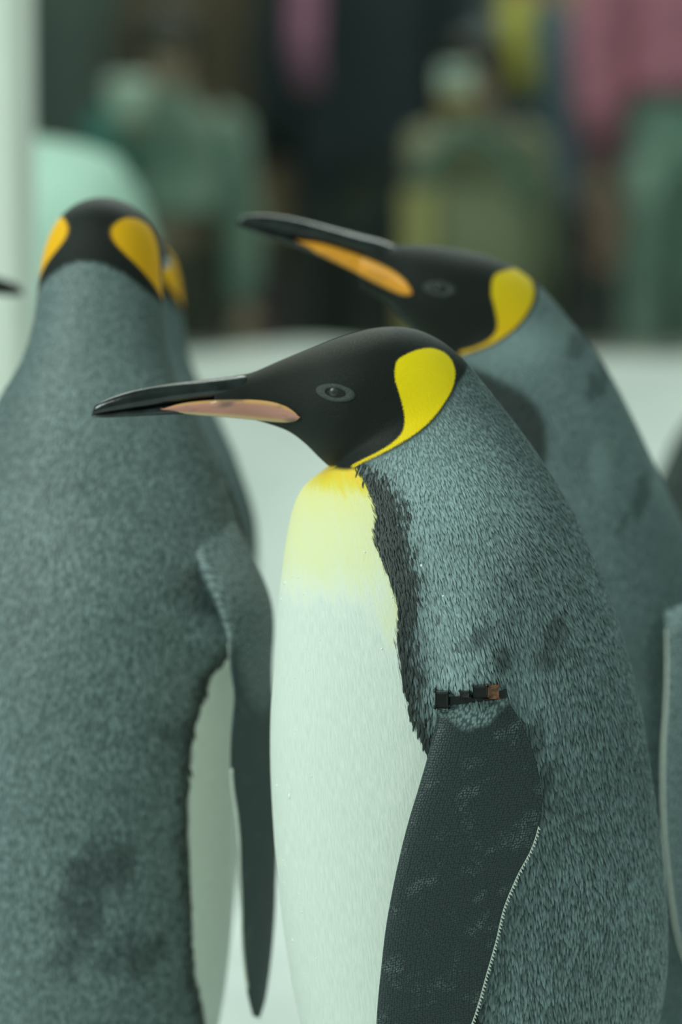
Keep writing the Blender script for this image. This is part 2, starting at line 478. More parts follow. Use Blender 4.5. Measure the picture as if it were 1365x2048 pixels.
def body_mesh(name, st, xf, polys, mat, parent, nst=300, nseg=128, twist=None, wet=(), pale=(), yfun=None, crown=None, pivot=0.0, shoulder=None, feathers=None):
    """loft; st rows in traced units, xf maps traced (x, y) arrays to local (x, z); the bird faces local -x"""
    st = np.asarray(st, float)
    vx, vz = xf(st[:, 0], st[:, 1])
    dx, dz = xf(st[:, 2], st[:, 3])
    K = np.c_[vx, vz, dx, dz, st[:, 4] / S0]
    seg = 0.5 * (np.hypot(np.diff(vx), np.diff(vz)) + np.hypot(np.diff(dx), np.diff(dz)))
    T = np.r_[0, np.cumsum(seg)]
    R = cubic(K, T, nst)
    c = (R[:, 0:2] + R[:, 2:4]) / 2
    e = (R[:, 2:4] - R[:, 0:2]) / 2
    th = np.linspace(-math.pi, math.pi, nseg + 1)          # 0 = along the spine, seam on the belly
    co, si = np.cos(th), np.sin(th)
    X = c[:, None, 0] + e[:, None, 0] * co
    Z = c[:, None, 1] + e[:, None, 1] * co
    Y = R[:, None, 4] * si * np.ones_like(X)
    Q = np.c_[X.ravel(), Z.ravel()]
    A = {k: sd_poly(Q, p) for k, p in polys.items()}
    A['yellow'] = yfun(Q) if yfun else np.zeros(len(Q))
    A['wet'] = np.zeros(len(Q))
    for (wx, wz, rx, rz, a) in wet:
        ca, sa = math.cos(a), math.sin(a)
        ux, uz = Q[:, 0] - wx, Q[:, 1] - wz
        r = np.hypot((ux * ca + uz * sa) / rx, (-ux * sa + uz * ca) / rz)
        A['wet'] = np.maximum(A['wet'], np.clip(1.6 - 1.2 * r, 0, 1))
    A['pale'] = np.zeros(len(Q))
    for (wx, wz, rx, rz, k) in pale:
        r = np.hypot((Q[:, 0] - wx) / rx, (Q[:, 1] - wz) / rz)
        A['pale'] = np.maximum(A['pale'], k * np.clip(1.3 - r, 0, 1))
    pz = A['patch']
    A['patchv'] = np.clip((Q[:, 1] - polys['patch'][:, 1].min()) / np.ptp(polys['patch'][:, 1]), 0, 1)
    A['crown'] = crown(Q) if crown else np.zeros(len(Q))
    if shoulder is not None:
        (ax, az), (bx, bz), wdt, amp = shoulder
        t = ((X - ax) * (bx - ax) + (Z - az) * (bz - az)) / ((bx - ax) ** 2 + (bz - az) ** 2)
        perp = ((X - ax) * (bz - az) - (Z - az) * (bx - ax)) / math.hypot(bx - ax, bz - az)
        grow = np.interp(t, [-0.5, -0.1, 0.3, 0.7, 1.0, 1.12, 1.5], [0, 0.08, 0.4, 0.8, 1.0, 0.8, 0])
        wd = wdt * np.interp(t, [-0.5, 0.3, 1.0], [1.7, 1.25, 0.9])
        Y = Y + np.sign(Y) * amp * grow * np.exp(-(np.abs(perp) / wd) ** 2.6) * np.clip(np.abs(Y) / 0.05, 0, 1)
    if twist is not None:
        ang = twist(Z)
        X, Y = pivot + (X - pivot) * np.cos(ang) - Y * np.sin(ang), (X - pivot) * np.sin(ang) + Y * np.cos(ang)
    # UV: same scale both ways, finer on the neck
    rad = np.maximum(0.5 * (np.hypot(e[:, 0], e[:, 1]) + R[:, 4]), 0.03)
    ds = np.r_[0, np.hypot(np.diff(c[:, 0]), np.diff(c[:, 1]))]
    k = (0.12 / rad) ** 0.72
    v = np.cumsum(ds * k)
    U = th[None, :] * rad[:, None] * k[:, None]
    W = nseg + 1
    # weld the seam: drop the last column
    idx = np.arange(nst * W).reshape(nst, W)
    keep = np.ones((nst, W), bool)
    keep[:, -1] = False
    new = -np.ones(nst * W, int)
    new[keep.ravel()] = np.arange(keep.sum())
    new[idx[:, -1]] = new[idx[:, 0]]
    P = np.c_[X.ravel(), Y.ravel(), Z.ravel()]
    verts = [tuple(p) for p in P[keep.ravel()]]
    faces, uvs = [], []
    for i in range(nst - 1):
        for j in range(nseg):
            q = (idx[i, j], idx[i, j + 1], idx[i + 1, j + 1], idx[i + 1, j])
            faces.append(tuple(int(new[t]) for t in q))
            uvs += [(U[i, j], v[i]), (U[i, j + 1], v[i]), (U[i + 1, j + 1], v[i + 1]), (U[i + 1, j], v[i + 1])]
    n0 = len(verts)
    for row, flip in ((0, 1), (nst - 1, 0)):
        ring = [int(new[t]) for t in idx[row, :-1]]
        if flip: ring = ring[::-1]
        faces.append(tuple(ring))
        uvs += [(0, v[row])] * len(ring)
    o = mesh_obj(name, verts, faces, mat, parent)
    me = o.data
    uvl = me.uv_layers.new(name='UVMap')
    uvl.data.foreach_set('uv', np.asarray(uvs, np.float32).ravel())
    for kname, val in A.items():
        set_attr(me, kname, val[keep.ravel()])
    if feathers:
        G3 = np.stack([X, Y, Z], -1)
        grids = {q: A[q].reshape(nst, W) for q in ('front', 'head', 'patch', 'stripe', 'wet', 'pale')}
        feather_coat(o, G3, grids, v, rad * k, th, k, *feathers)
    return o


def feather_coat(body, G3, grids, v, rk, th, k, mat, du, dv, ln, wd):
    """overlapping contour feathers on the dark plumage: every feather a small cupped blade"""
    nst, W = G3.shape[:2]
    rows = np.arange(v[2], v[-1] * 0.985, dv)
    FI, FJ = [], []
    for r, vv in enumerate(rows):
        fi = np.interp(vv, v, np.arange(nst))
        n = max(8, int(2 * math.pi * np.interp(vv, v, rk) / du))
        a = (np.arange(n) + 0.5 * (r % 2) + rng.uniform(-0.35, 0.35, n)) / n
        jv = rng.uniform(-0.45, 0.45, n) * dv
        FI.append(np.interp(vv + jv, v, np.arange(nst)))
        FJ.append((a % 1.0) * (W - 1))
    fi, fj = np.concatenate(FI), np.concatenate(FJ)
    fi = np.clip(fi, 0, nst - 1.001)
    fj = np.clip(fj, 0, W - 1.001)
    i, j = fi.astype(int), fj.astype(int)
    a, b = fi - i, fj - j

    def samp(g):
        aa, bb = (a[:, None], b[:, None]) if g.ndim == 3 else (a, b)
        return (g[i, j] * (1 - aa) + g[i + 1, j] * aa) * (1 - bb) + (g[i, j + 1] * (1 - aa) + g[i + 1, j + 1] * aa) * bb
    at = {q: samp(g) for q, g in grids.items()}
    jit = rng.uniform(-0.003, 0.003, len(fi))
    ok = (at['front'] < -0.0016 + jit * 0.6) & (at['head'] < 0.0012 + jit * 0.4) & (at['patch'] < -0.0005)
    ds = G3[i + 1, j] - G3[i, j]
    dt = G3[i, j + 1] - G3[i, j]
    # the flow of the coat follows the vertical more than the rings do
    nrm = np.cross(dt, ds)
    nl = np.linalg.norm(nrm, axis=1)
    ok &= nl > 1e-12
    P = samp(G3)
    P, ds, nrm, i = P[ok], ds[ok], (nrm[ok] / nl[ok][:, None]), i[ok]
    at = {q: g[ok] for q, g in at.items()}
    n = len(P)
    cen = G3.mean(axis=1)[i]
    sgn = np.sign(np.einsum('ij,ij->i', nrm, P - cen))
    nrm *= np.where(sgn == 0, 1, sgn)[:, None]
    d = ds - nrm * np.einsum('ij,ij->i', ds, nrm)[:, None]
    d /= np.linalg.norm(d, axis=1)[:, None] + 1e-12
    sd = np.cross(nrm, d)
    ang = rng.normal(0, 0.085, n) + 0.12 * np.sin(P[:, 2] * 38 + P[:, 0] * 23) * np.sin(P[:, 0] * 31 + P[:, 1] * 17 + 1)
    d, sd = d * np.cos(ang)[:, None] + sd * np.sin(ang)[:, None], sd * np.cos(ang)[:, None] - d * np.sin(ang)[:, None]
    sc = (1.0 / k[i]) * rng.uniform(0.8, 1.25, n)
    L, Wd = (ln * sc)[:, None], (wd * sc)[:, None] * 0.5
    lift = (0.085 * ln * sc * rng.uniform(0.6, 1.5, n))[:, None]
    V = np.stack([
        P - sd * Wd * 0.6 - nrm * 0.0006, P + sd * Wd * 0.6 - nrm * 0.0006,
        P + d * L * 0.5 - sd * Wd + nrm * lift * 0.35, P + d * L * 0.5 + nrm * lift * 1.0, P + d * L * 0.5 + sd * Wd + nrm * lift * 0.35,
        P + d * L * 0.86 - sd * Wd * 0.55 + nrm * lift * 0.7, P + d * L * 0.86 + sd * Wd * 0.55 + nrm * lift * 0.7, P + d * L + nrm * lift * 0.75], 1).reshape(-1, 3)
    tri = np.array([[0, 3, 2], [0, 1, 3], [1, 4, 3], [2, 3, 5], [3, 6, 5], [3, 4, 6], [5, 6, 7]])
    Fc = (np.arange(n)[:, None, None] * 8 + tri[None]).reshape(-1, 3)
    me = bpy.data.meshes.new('feathers')
    me.vertices.add(len(V)); me.vertices.foreach_set('co', V.astype(np.float32).ravel())
    me.loops.add(Fc.size); me.loops.foreach_set('vertex_index', Fc.astype(np.int32).ravel())
    me.polygons.add(len(Fc))
    me.polygons.foreach_set('loop_start', np.arange(0, Fc.size, 3, dtype=np.int32))
    me.polygons.foreach_set('use_smooth', [True] * len(Fc))
    me.update(calc_edges=True)
    me.materials.append(mat)
    rp = lambda x: np.repeat(x, 8)
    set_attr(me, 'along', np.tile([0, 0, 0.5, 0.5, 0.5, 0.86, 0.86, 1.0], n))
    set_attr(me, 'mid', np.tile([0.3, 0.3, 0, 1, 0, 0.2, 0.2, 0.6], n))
    set_attr(me, 'rnd', rp(rng.uniform(0, 1, n)))
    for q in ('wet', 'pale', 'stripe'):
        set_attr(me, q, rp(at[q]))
    o = link(bpy.data.objects.new('feathers', me), body)
    o['kind'] = 'stuff'
    return o


# bill in traced units: x, ridge y, gape-line y, chin y, half width
BILL = [(184, 828, 830, 832, 3), (190, 812, 829, 834, 8), (214, 798, 826, 835, 13), (260, 782, 820, 833, 18), (300, 773, 815, 831, 21), (340, 767, 808, 829, 25),
        (400, 760, 799, 829, 30), (450, 754, 796, 833, 33), (500, 748, 796, 837, 32), (550, 750, 800, 838, 28), (600, 757, 812, 838, 26)]
PLATE = [(322, 817, 818), (345, 810, 822), (370, 804, 826), (400, 800, 829), (440, 797, 832), (480, 796, 836), (520, 797, 840), (550, 801, 842),
         (575, 809, 842), (592, 820, 838), (600, 829, 831)]


def shell_loft(rows, nseg=28, pw=0.8):
    """rows: (top xz, bottom xz, half width) -> verts, faces"""
    V, F = [], []
    for (tx, tz, bx, bz, w) in rows:
        for k in range(nseg):
            a = 2 * math.pi * k / nseg
            c, s = math.cos(a), math.sin(a)
            s2 = math.copysign(abs(s) ** pw, s)
            V.append(((tx + bx) / 2 + (tx - bx) / 2 * c, w * s2, (tz + bz) / 2 + (tz - bz) / 2 * c))
    n = len(rows)
    for i in range(n - 1):
        for k in range(nseg):
            F.append((i * nseg + k, (i + 1) * nseg + k, (i + 1) * nseg + (k + 1) % nseg, i * nseg + (k + 1) % nseg))
    F.append(tuple(range(nseg)))
    F.append(tuple((n - 1) * nseg + k for k in reversed(range(nseg))))
    return V, F


def make_bill(root, xf, plate_mat, tf=None, body=None):
    from mathutils.bvhtree import BVHTree
    tree = BVHTree.FromPolygons([v.co for v in body.data.vertices], [p.vertices for p in body.data.polygons]) if body else None
    B = curve_pts(np.array(BILL, float), 60)
    up, lo = [], []
    for (x, r, gp, ch, w) in B:
        a, b_, c_ = xf(x, r), xf(x, gp + 1.5), xf(x, ch)
        up.append((a[0], a[1], b_[0], b_[1], w / S0))
        g2 = xf(x, gp)
        lo.append((g2[0], g2[1], c_[0], c_[1], w / S0 * 0.94))
    V, F = shell_loft(up, pw=1.0)
    if tf: V = [tf(p) for p in V]
    u = mesh_obj('upper_bill', V, F, M['bill'], root)
    V, F = shell_loft(lo, pw=0.7)
    if tf: V = [tf(p) for p in V]
    l = mesh_obj('lower_bill', V, F, M['bill'], root)
    # coloured horny plate on each side of the lower bill
    Pl = curve_pts(np.array(PLATE, float), 48)
    wx = np.array(BILL)[:, 0]
    ww = np.array(BILL)[:, 4]
    for sgn in (-1, 1):
        V, F = [], []
        nr = 12
        for (x, t, b_) in Pl:
            for k in range(nr + 1):
                s = k / nr
                y = t + (b_ - t) * s
                base = np.interp(x, wx, ww) * 0.94
                bulge = 7.5 * math.sin(math.pi * min(max(s, 0.03), 0.97)) ** 0.6
                p = xf(x, y)
                lat = (base * (0.94 if 0 < k < nr else 0.80) + bulge - 4.5) / S0
                if tree:                                   # lie on the cheek where the plate runs back over it
                    hit = tree.ray_cast(Vector((float(p[0]), sgn * 0.3, float(p[1]))), Vector((0, -sgn, 0)))
                    if hit[0] is not None:
                        lat = max(lat, abs(hit[0].y) + (0.0003 + 0.0022 * math.sin(math.pi * s) ** 0.5))
                V.append((p[0], sgn * lat, p[1]))
        for i in range(len(Pl) - 1):
            for k in range(nr):
                q = (i * (nr + 1) + k, i * (nr + 1) + k + 1, (i + 1) * (nr + 1) + k + 1, (i + 1) * (nr + 1) + k)
                F.append(q if sgn < 0 else q[::-1])
        if tf: V = [tf(p) for p in V]
        pl = mesh_obj('mandible_plate', V, F, plate_mat, l)
        set_attr(pl.data, 'rim', [abs(2 * (q % (nr + 1)) / nr - 1) for q in range(len(V))])
        set_attr(pl.data, 'low', [(q % (nr + 1)) / nr for q in range(len(V))])
        sm = pl.modifiers.new('solid', 'SOLIDIFY')
        sm.thickness = 0.0012
        sm.offset = -1
    return u, l


def make_eyes(root, xf, ex, ey, hw, tf=None, scale=1.0, body=None):
    from mathutils.bvhtree import BVHTree
    tree = BVHTree.FromPolygons([v.co for v in body.data.vertices], [p.vertices for p in body.data.polygons]) if body else None

    def skin_y(x, z):
        if not tree: return hw
        h = tree.ray_cast(Vector((float(x), -0.3, float(z))), Vector((0, 1, 0)))[0]
        return abs(h.y) if h else hw

    """eyeball with an almond eyelid ring on each side of the head"""
    cx, cz = xf(ex, ey)
    hw = skin_y(cx, cz)
    for sgn in (-1, 1):
        V, F = [], []
        r = 0.0050 * scale
        nu, nv = 20, 12
        for i in range(nv + 1):
            a = math.pi * i / nv
            for k in range(nu):
                b_ = 2 * math.pi * k / nu
                V.append((cx + r * math.sin(a) * math.cos(b_), sgn * (hw - 0.0035) + r * 0.75 * math.cos(a), cz + r * math.sin(a) * math.sin(b_)))
        for i in range(nv):
            for k in range(nu):
                F.append((i * nu + k, i * nu + (k + 1) % nu, (i + 1) * nu + (k + 1) % nu, (i + 1) * nu + k))
        if tf: V = [tf(p) for p in V]
        e = mesh_obj('eye', V, F, M['eye'], root)
        V, F = [], []
        n1, n2 = 32, 8
        for i in range(n1):
            a = 2 * math.pi * i / n1
            px = 0.0100 * scale * math.copysign(abs(math.cos(a)) ** 1.15, math.cos(a))
            pz = 0.0046 * scale * math.sin(a) - 0.10 * px
            for k in range(n2):
                b_ = 2 * math.pi * k / n2
                q = 1 + 0.34 * math.cos(b_)
                V.append((cx + px * q, sgn * (skin_y(cx + px * q, cz + pz * q) + 0.0002 + 0.0009 * math.sin(b_)), cz + pz * q))
        for i in range(n1):
            for k in range(n2):
                F.append((i * n2 + k, i * n2 + (k + 1) % n2, ((i + 1) % n1) * n2 + (k + 1) % n2, ((i + 1) % n1) * n2 + k))
        if tf: V = [tf(p) for p in V]
        mesh_obj('eyelid', V, F, M['lid'], e)


# flipper traced in the same units: leading edge x,y / trailing edge x,y / lateral centre / half thickness
FLIP = [
    (892, 1362, 998, 1352, 300, 24), (884, 1398, 1006, 1385, 322, 30),
    (872, 1450, 1040, 1440, 330, 27), (857, 1510, 1066, 1500, 338, 24), (838, 1575, 1081, 1560, 344, 21), (818, 1640, 1085, 1620, 348, 19),
    (800, 1710, 1068, 1690, 351, 17), (784, 1785, 1036, 1752, 354, 16), (771, 1860, 1010, 1815, 356, 15), (762, 1940, 994, 1880, 358, 14),
    (756, 2000, 974, 1950, 360, 13), (753, 2060, 950, 2032, 361, 11), (758, 2130, 920, 2100, 362, 9), (775, 2195, 880, 2165, 363, 7),
    (800, 2225, 840, 2212, 363, 4)]


ARM = [(800, 1060, 900, 1050, 105, 80), (818, 1140, 935, 1130, 212, 92), (842, 1230, 1000, 1220, 262, 84), (864, 1320, 1062, 1310, 298, 66)]
ARM_END = [(878, 1398, 1080, 1385, 322, 46), (870, 1450, 1082, 1440, 330, 34)]


def make_flipper(root, xf, side, tf=None, band=False, fringe=True, dy=0.0, dx=0.0, lat=0.0, pale_edge=False, all_grey=False, arm=0.0):
    R = np.array((ARM if arm else []) + (ARM_END + FLIP[3:] if arm else FLIP), float)
    R[:, 4] += (np.r_[np.linspace(0.1 * arm, 0.95 * arm, 4), np.full(len(R) - 4, arm)] if arm else 0.0)
    R[:, 1] += dy; R[:, 3] += dy; R[:, 0] += dx; R[:, 2] += dx; R[:, 4] += lat
    T = np.r_[0, np.cumsum(np.hypot(np.diff(R[:, 0] + R[:, 2]), np.diff(R[:, 1] + R[:, 3])) / 2)]
    Q = cubic(R, T, 120)
    nr = 48
    V, F, sh, un, uvs = [], [], [], [], []
    acc = 0.0
    yb = 1395 + dy
    pos_uv = []
    for i, (lx, ly, tx, ty, lc, th) in enumerate(Q):
        if i: acc += math.hypot(lx + tx - Q[i - 1][0] - Q[i - 1][2], ly + ty - Q[i - 1][1] - Q[i - 1][3]) / 2 / S0
        chord = math.hypot(tx - lx, ty - ly)
        for k in range(nr):
            a = 2 * math.pi * k / nr
            s = 0.5 - 0.5 * math.cos(a)                   # 0 leading edge, 1 trailing edge
            out = math.sin(a)
            prof = (abs(out) ** 0.8) * (1.15 - 0.75 * s)
            x, y = lx + (tx - lx) * s, ly + (ty - ly) * s
            L = (lc + math.copysign(prof * th, out) - 10 * (s - 0.5) ** 2) / S0
            p = xf(x, y)
            V.append((p[0], side * L, p[1]))
            sh.append(1.0 if all_grey else max(0.0, min(1.0, 0.5 + (yb + (150 if arm else 58) - y - 30 * ((x - dx - 942) / 62.0) ** 2) / (220.0 if arm else 75.0))))
            un.append(1.0 if ((out < -0.25 or (pale_edge and s < 0.03)) and y > yb) else 0.0)
            pos_uv.append((s * chord / S0, acc))
    n = len(Q)
    for i in range(n - 1):
        for k in range(nr):
            q = [i * nr + k, i * nr + (k + 1) % nr, (i + 1) * nr + (k + 1) % nr, (i + 1) * nr + k]
            if side < 0: q = q[::-1]
            F.append(tuple(q))
            uvs += [pos_uv[j] for j in q]
    for ring in (list(range(nr)), [(n - 1) * nr + k for k in range(nr)]):
        F.append(tuple(ring))
        uvs += [pos_uv[j] for j in ring]
    if tf: V = [tf(p) for p in V]
    o = mesh_obj('flipper', V, F, M['flipper_far' if arm else 'flipper'], root)
    ul = o.data.uv_layers.new(name='UVMap')
    ul.data.foreach_set('uv', np.asarray(uvs, np.float32).ravel())
    set_attr(o.data, 'shoulder', sh)
    set_attr(o.data, 'under', un)
    if fringe:
        # saw-toothed white fringe along the trailing edge
        C = curve_pts(Q[:, [2, 3, 4]], 400)
        C = C[(C[:, 1] > 1650 + dy) & (C[:, 1] < 2150 + dy)]
        V, F = [], []
        i, L = 0, len(C)
        while i < L - 4:
            a, b_ = C[i], C[i + 3]
            d = (b_ - a)[:2]
            d = d / np.linalg.norm(d)
            nrm = np.array([-d[1], d[0]])
            if nrm[0] < 0: nrm = -nrm
            w = 3.4 + 2.4 * random.random()
            tip = (a[:2] + b_[:2]) / 2 + nrm * w + d * 4
            m0 = len(V)
            for q, lz in ((a[:2] - nrm * 3, 3), (b_[:2] - nrm * 3, 3), (tip, 0), (a[:2] - nrm * 3, -3), (b_[:2] - nrm * 3, -3)):
                p = xf(q[0], q[1])
                V.append((p[0], side * (a[2] - 2 + lz) / S0, p[1]))
            F += [(m0, m0 + 1, m0 + 2), (m0 + 3, m0 + 2, m0 + 4), (m0, m0 + 2, m0 + 3), (m0 + 1, m0 + 4, m0 + 2), (m0, m0 + 3, m0 + 4, m0 + 1)]
            i += 3
        if tf: V = [tf(p) for p in V]
        f = mesh_obj('feather_fringe', V, F, M['fringe'], o, smooth=False)
        f['kind'] = 'stuff'
    if band:
        make_band(o, xf, side, Q, yb)
    return o


def make_band(flip, xf, side, Q, yb):
    """narrow identification band round the root of the flipper"""
    i = int(np.argmin(abs(Q[:, 1] - 1398)))
    lx, ly, tx, ty, lc, th = Q[i]
    n1 = 64
    V, F = [], []
    hw, tk = 8.0, 4.5
    ring = []
    for k in range(n1):
        a = 2 * math.pi * k / n1
        s = 0.5 - 0.5 * math.cos(a)
        out = math.sin(a)
        x = lx - 4 + (tx + 8 - lx) * s
        y = ly + (ty - ly) * s + 2
        L = lc + math.copysign(abs(out) ** 0.7 * (th * (1.15 - 0.7 * s) + 3), out) - 10 * (s - 0.5) ** 2
        ring.append((x, y, L))
    for k, (x, y, L) in enumerate(ring):
        ox, oL = (x - (lx + tx) / 2), (L - lc)
        r = math.hypot(ox, oL * 2) or 1
        for (dyv, dr) in ((-hw, 0), (-hw, tk), (hw, tk), (hw, 0)):
            p = xf(x + dr * ox / r, y + dyv)
            V.append((p[0], side * (L + dr * oL * 2 / r) / S0, p[1]))
    for k in range(n1):
        for j in range(4):
            F.append((k * 4 + j, k * 4 + (j + 1) % 4, ((k + 1) % n1) * 4 + (j + 1) % 4, ((k + 1) % n1) * 4 + j))
    b = mesh_obj('flipper_band', V, F, M['band'], flip, smooth=False)
    tag(b, 'narrow black identification band')

    def block(name, mat, x0, x1, y0, y1, l0, l1, bev):
        bm = bmesh.new()
        bmesh.ops.create_cube(bm, size=1)
        for v in bm.verts:
            x = x0 if v.co.x < 0 else x1
            y = y0 if v.co.z > 0 else y1
            L = l0 if v.co.y < 0 else l1
            p = xf(x, y)
            v.co = (p[0], side * L / S0, p[1])
        bmesh.ops.bevel(bm, geom=bm.edges[:], offset=bev / S0, segments=2, affect='EDGES', profile=0.5)
        bmesh.ops.recalc_face_normals(bm, faces=bm.faces[:])
        me = bpy.data.meshes.new(name)
        bm.to_mesh(me); bm.free()
        me.materials.append(mat)
        return link(bpy.data.objects.new(name, me), b)
    block('band_clasp', M['band'], 871, 897, 1382, 1414, lc - 10, lc + 34, 4)
    block('band_clasp', M['band'], 946, 975, 1369, 1392, lc + 10, lc + 42, 3)
    tag(block('copper_bead', M['copper'], 974, 997, 1371, 1394, lc + 4, lc + 40, 4), 'copper coloured bead')
    block('band_rivet', M['foot'], 920, 938, 1380, 1391, lc + 26, lc + 42, 3)


def make_feet(root, x0, lat, zb):
    for sgn in (-1, 1):
        y = sgn * lat
        parts = [tube([(x0 + 0.035, y, zb), (x0 + 0.03, y, 0.05), (x0 + 0.03, y, 0.014)], [0.03, 0.018, 0.015], 10)]
        toes = []
        for a in (-0.32, 0.0, 0.32):
            dx, dy = -math.cos(a), math.sin(a) * 1.0
            L = 0.105 if a == 0 else 0.09
            pts = [(x0 + 0.03 + dx * L * t, y + dy * L * t, 0.013 - 0.004 * t) for t in (0, 0.33, 0.66, 1.0)]
            parts.append(tube(pts, [0.013, 0.011, 0.010, 0.007], 10))
            toes.append((pts[-1], dx, dy))
        f = mesh_obj('foot', *merge(*parts), M['foot'], root)
        for (p, dx, dy) in toes:
            c = tube([(p[0], p[1], p[2]), (p[0] + dx * 0.014, p[1] + dy * 0.014, 0.009), (p[0] + dx * 0.026, p[1] + dy * 0.026, 0.003)], [0.0055, 0.004, 0.001], 8)
            mesh_obj('claw', *c, M['claw'], f)


def make_tail(root, xt, zt):
    V, F = [], []
    rows = [(0.0, 0.05, 0.03), (0.35, 0.055, 0.022), (0.7, 0.04, 0.012), (1.0, 0.015, 0.004)]
    n = 16
    for (t, w, h) in rows:
        for k in range(n):
            a = 2 * math.pi * k / n
            V.append((xt + 0.10 * t, w * math.cos(a), zt - (zt - 0.02) * t + h * math.sin(a)))
    for i in range(len(rows) - 1):
        for k in range(n):
            F.append((i * n + k, i * n + (k + 1) % n, (i + 1) * n + (k + 1) % n, (i + 1) * n + k))
    F.append(tuple(reversed(range(n))))
    F.append(tuple((len(rows) - 1) * n + k for k in range(n)))
    mesh_obj('tail', V, F, M['bill'], root)


def poly_xf(xf, poly, n=220):
    P = smooth_poly(poly, n)
    x, z = xf(P[:, 0], P[:, 1])
    return np.c_[x, z]


# ---------------------------------------------------------------- setting
def grid_mesh(name, x0, x1, y0, y1, nx, ny, zf, mat):
    xs, ys = np.linspace(x0, x1, nx), np.linspace(y0, y1, ny)
    V = [(x, y, zf(x, y)) for y in ys for x in xs]
    F = [(j * nx + i, j * nx + i + 1, (j + 1) * nx + i + 1, (j + 1) * nx + i) for j in range(ny - 1) for i in range(nx - 1)]
    return mesh_obj(name, V, F, mat)


def lump(x, y):
    return 0.010 * math.sin(5.1 * x + 1.3 * y) * math.cos(3.7 * y - 1.1 * x) + 0.005 * math.sin(13 * x + 2) * math.sin(11 * y)


def floor_z(x, y):
    s = max(0.0, min(1.0, (y - 1.4) / 2.2))
    s = s * s * (3 - 2 * s)
    near = min(1.0, max(0.0, (abs(y - 0.3) - 0.5) / 0.8))
    return (0.555 + 0.02 * x) * s + lump(x, y) * (0.15 + 2.0 * near)


floor = grid_mesh('floor', -3.2, 3.2, -2.2, 4.2, 160, 160, floor_z, M['snow'])
tag(floor, 'snow covered ground rising towards the window', 'ground', kind='structure')


def box(name, x0, x1, y0, y1, z0, z1, mat, parent=None, bev=0.0):
    bm = bmesh.new()
    bmesh.ops.create_cube(bm, size=1)
    for v in bm.verts:
        v.co = (x0 if v.co.x < 0 else x1, y0 if v.co.y < 0 else y1, z0 if v.co.z < 0 else z1)
    if bev:
        bmesh.ops.bevel(bm, geom=bm.edges[:], offset=bev, segments=2, affect='EDGES', profile=0.5)
    me = bpy.data.meshes.new(name)
    bm.to_mesh(me); bm.free()
    me.materials.append(mat)
    return link(bpy.data.objects.new(name, me), parent)


M['wall'] = plain('painted_wall', (0.20, 0.21, 0.17), 0.7, 0.15, 3)
M['hall'] = plain('hall_dark', (0.040, 0.050, 0.040), 0.7, 0.4, 1.5)
M['hallfloor'] = plain('hall_floor', (0.10, 0.11, 0.085), 0.5, 0.3, 2)
M['alu'] = plain('window_frame_grey', (0.16, 0.19, 0.17), 0.5, 0.1, 4)
m, nt, b = new_mat('window_glass')
g = N(nt)
tr = g.node('ShaderNodeBsdfTransparent')
tr.inputs['Color'].default_value = (0.90, 0.97, 0.94, 1)
gl = g.node('ShaderNodeBsdfGlossy')
gl.inputs['Roughness'].default_value = 0.02
mx = g.node('ShaderNodeMixShader')
mx.inputs[0].default_value = 0.015
nt.links.new(tr.outputs[0], mx.inputs[1]); nt.links.new(gl.outputs[0], mx.inputs[2])
nt.links.new(mx.outputs[0], nt.nodes['Material Output'].inputs['Surface'])
M['glass'] = m

WY = 4.25
tag(box('wall_back', -3.2, 3.2, WY, WY + 0.12, 0.0, 0.50, M['wall']), kind='structure')
win = empty('window_1', (0, WY, 0.50))
tag(win, kind='structure')
box('window_frame', -3.2, 3.2, 0.0, 0.10, 0.0, 0.05, M['alu'], win)
box('window_frame', -3.2, 3.2, 0.0, 0.10, 2.2, 2.3, M['alu'], win)
for x in (-2.4, 2.4):
    box('window_mullion', x - 0.03, x + 0.03, 0.0, 0.08, 0.05, 2.2, M['alu'], win)
box('window_pane', -3.2, 3.2, 0.03, 0.05, 0.05, 2.2, M['glass'], win)
tag(box('trim_1', -3.3, 3.3, WY, WY + 0.2, 2.76, 3.0, M['wall']), kind='structure')
tag(box('trim_2', -3.2, 3.2, WY + 0.12, WY + 0.45, 0.48, 0.545, M['alu']), kind='structure')
tag(box('floor_hall', -4.0, 4.0, WY + 0.12, 9.0, -0.06, 0.0, M['hallfloor']), kind='structure')
tag(box('wall_hall_back', -4.0, 4.0, 9.0, 9.1, 0.0, 3.0, M['hall']), kind='structure')
tag(box('wall_hall_left', -4.1, -4.0, WY, 9.0, 0.0, 3.0, M['hall']), kind='structure')
tag(box('wall_hall_right', 4.0, 4.1, WY, 9.0, 0.0, 3.0, M['hall']), kind='structure')
tag(box('ceiling_hall', -4.0, 4.0, WY, 9.0, 3.0, 3.1, M['hall']), kind='structure')


# white post at the edge of the enclosure
xp = p2w(34, 400, 1.5)[0]
tag(box('pillar', xp - 0.28, xp, 1.5, 1.78, 0.0, 2.6, M['white'], bev=0.008), 'white painted post beside the penguin group', 'post', kind='structure')


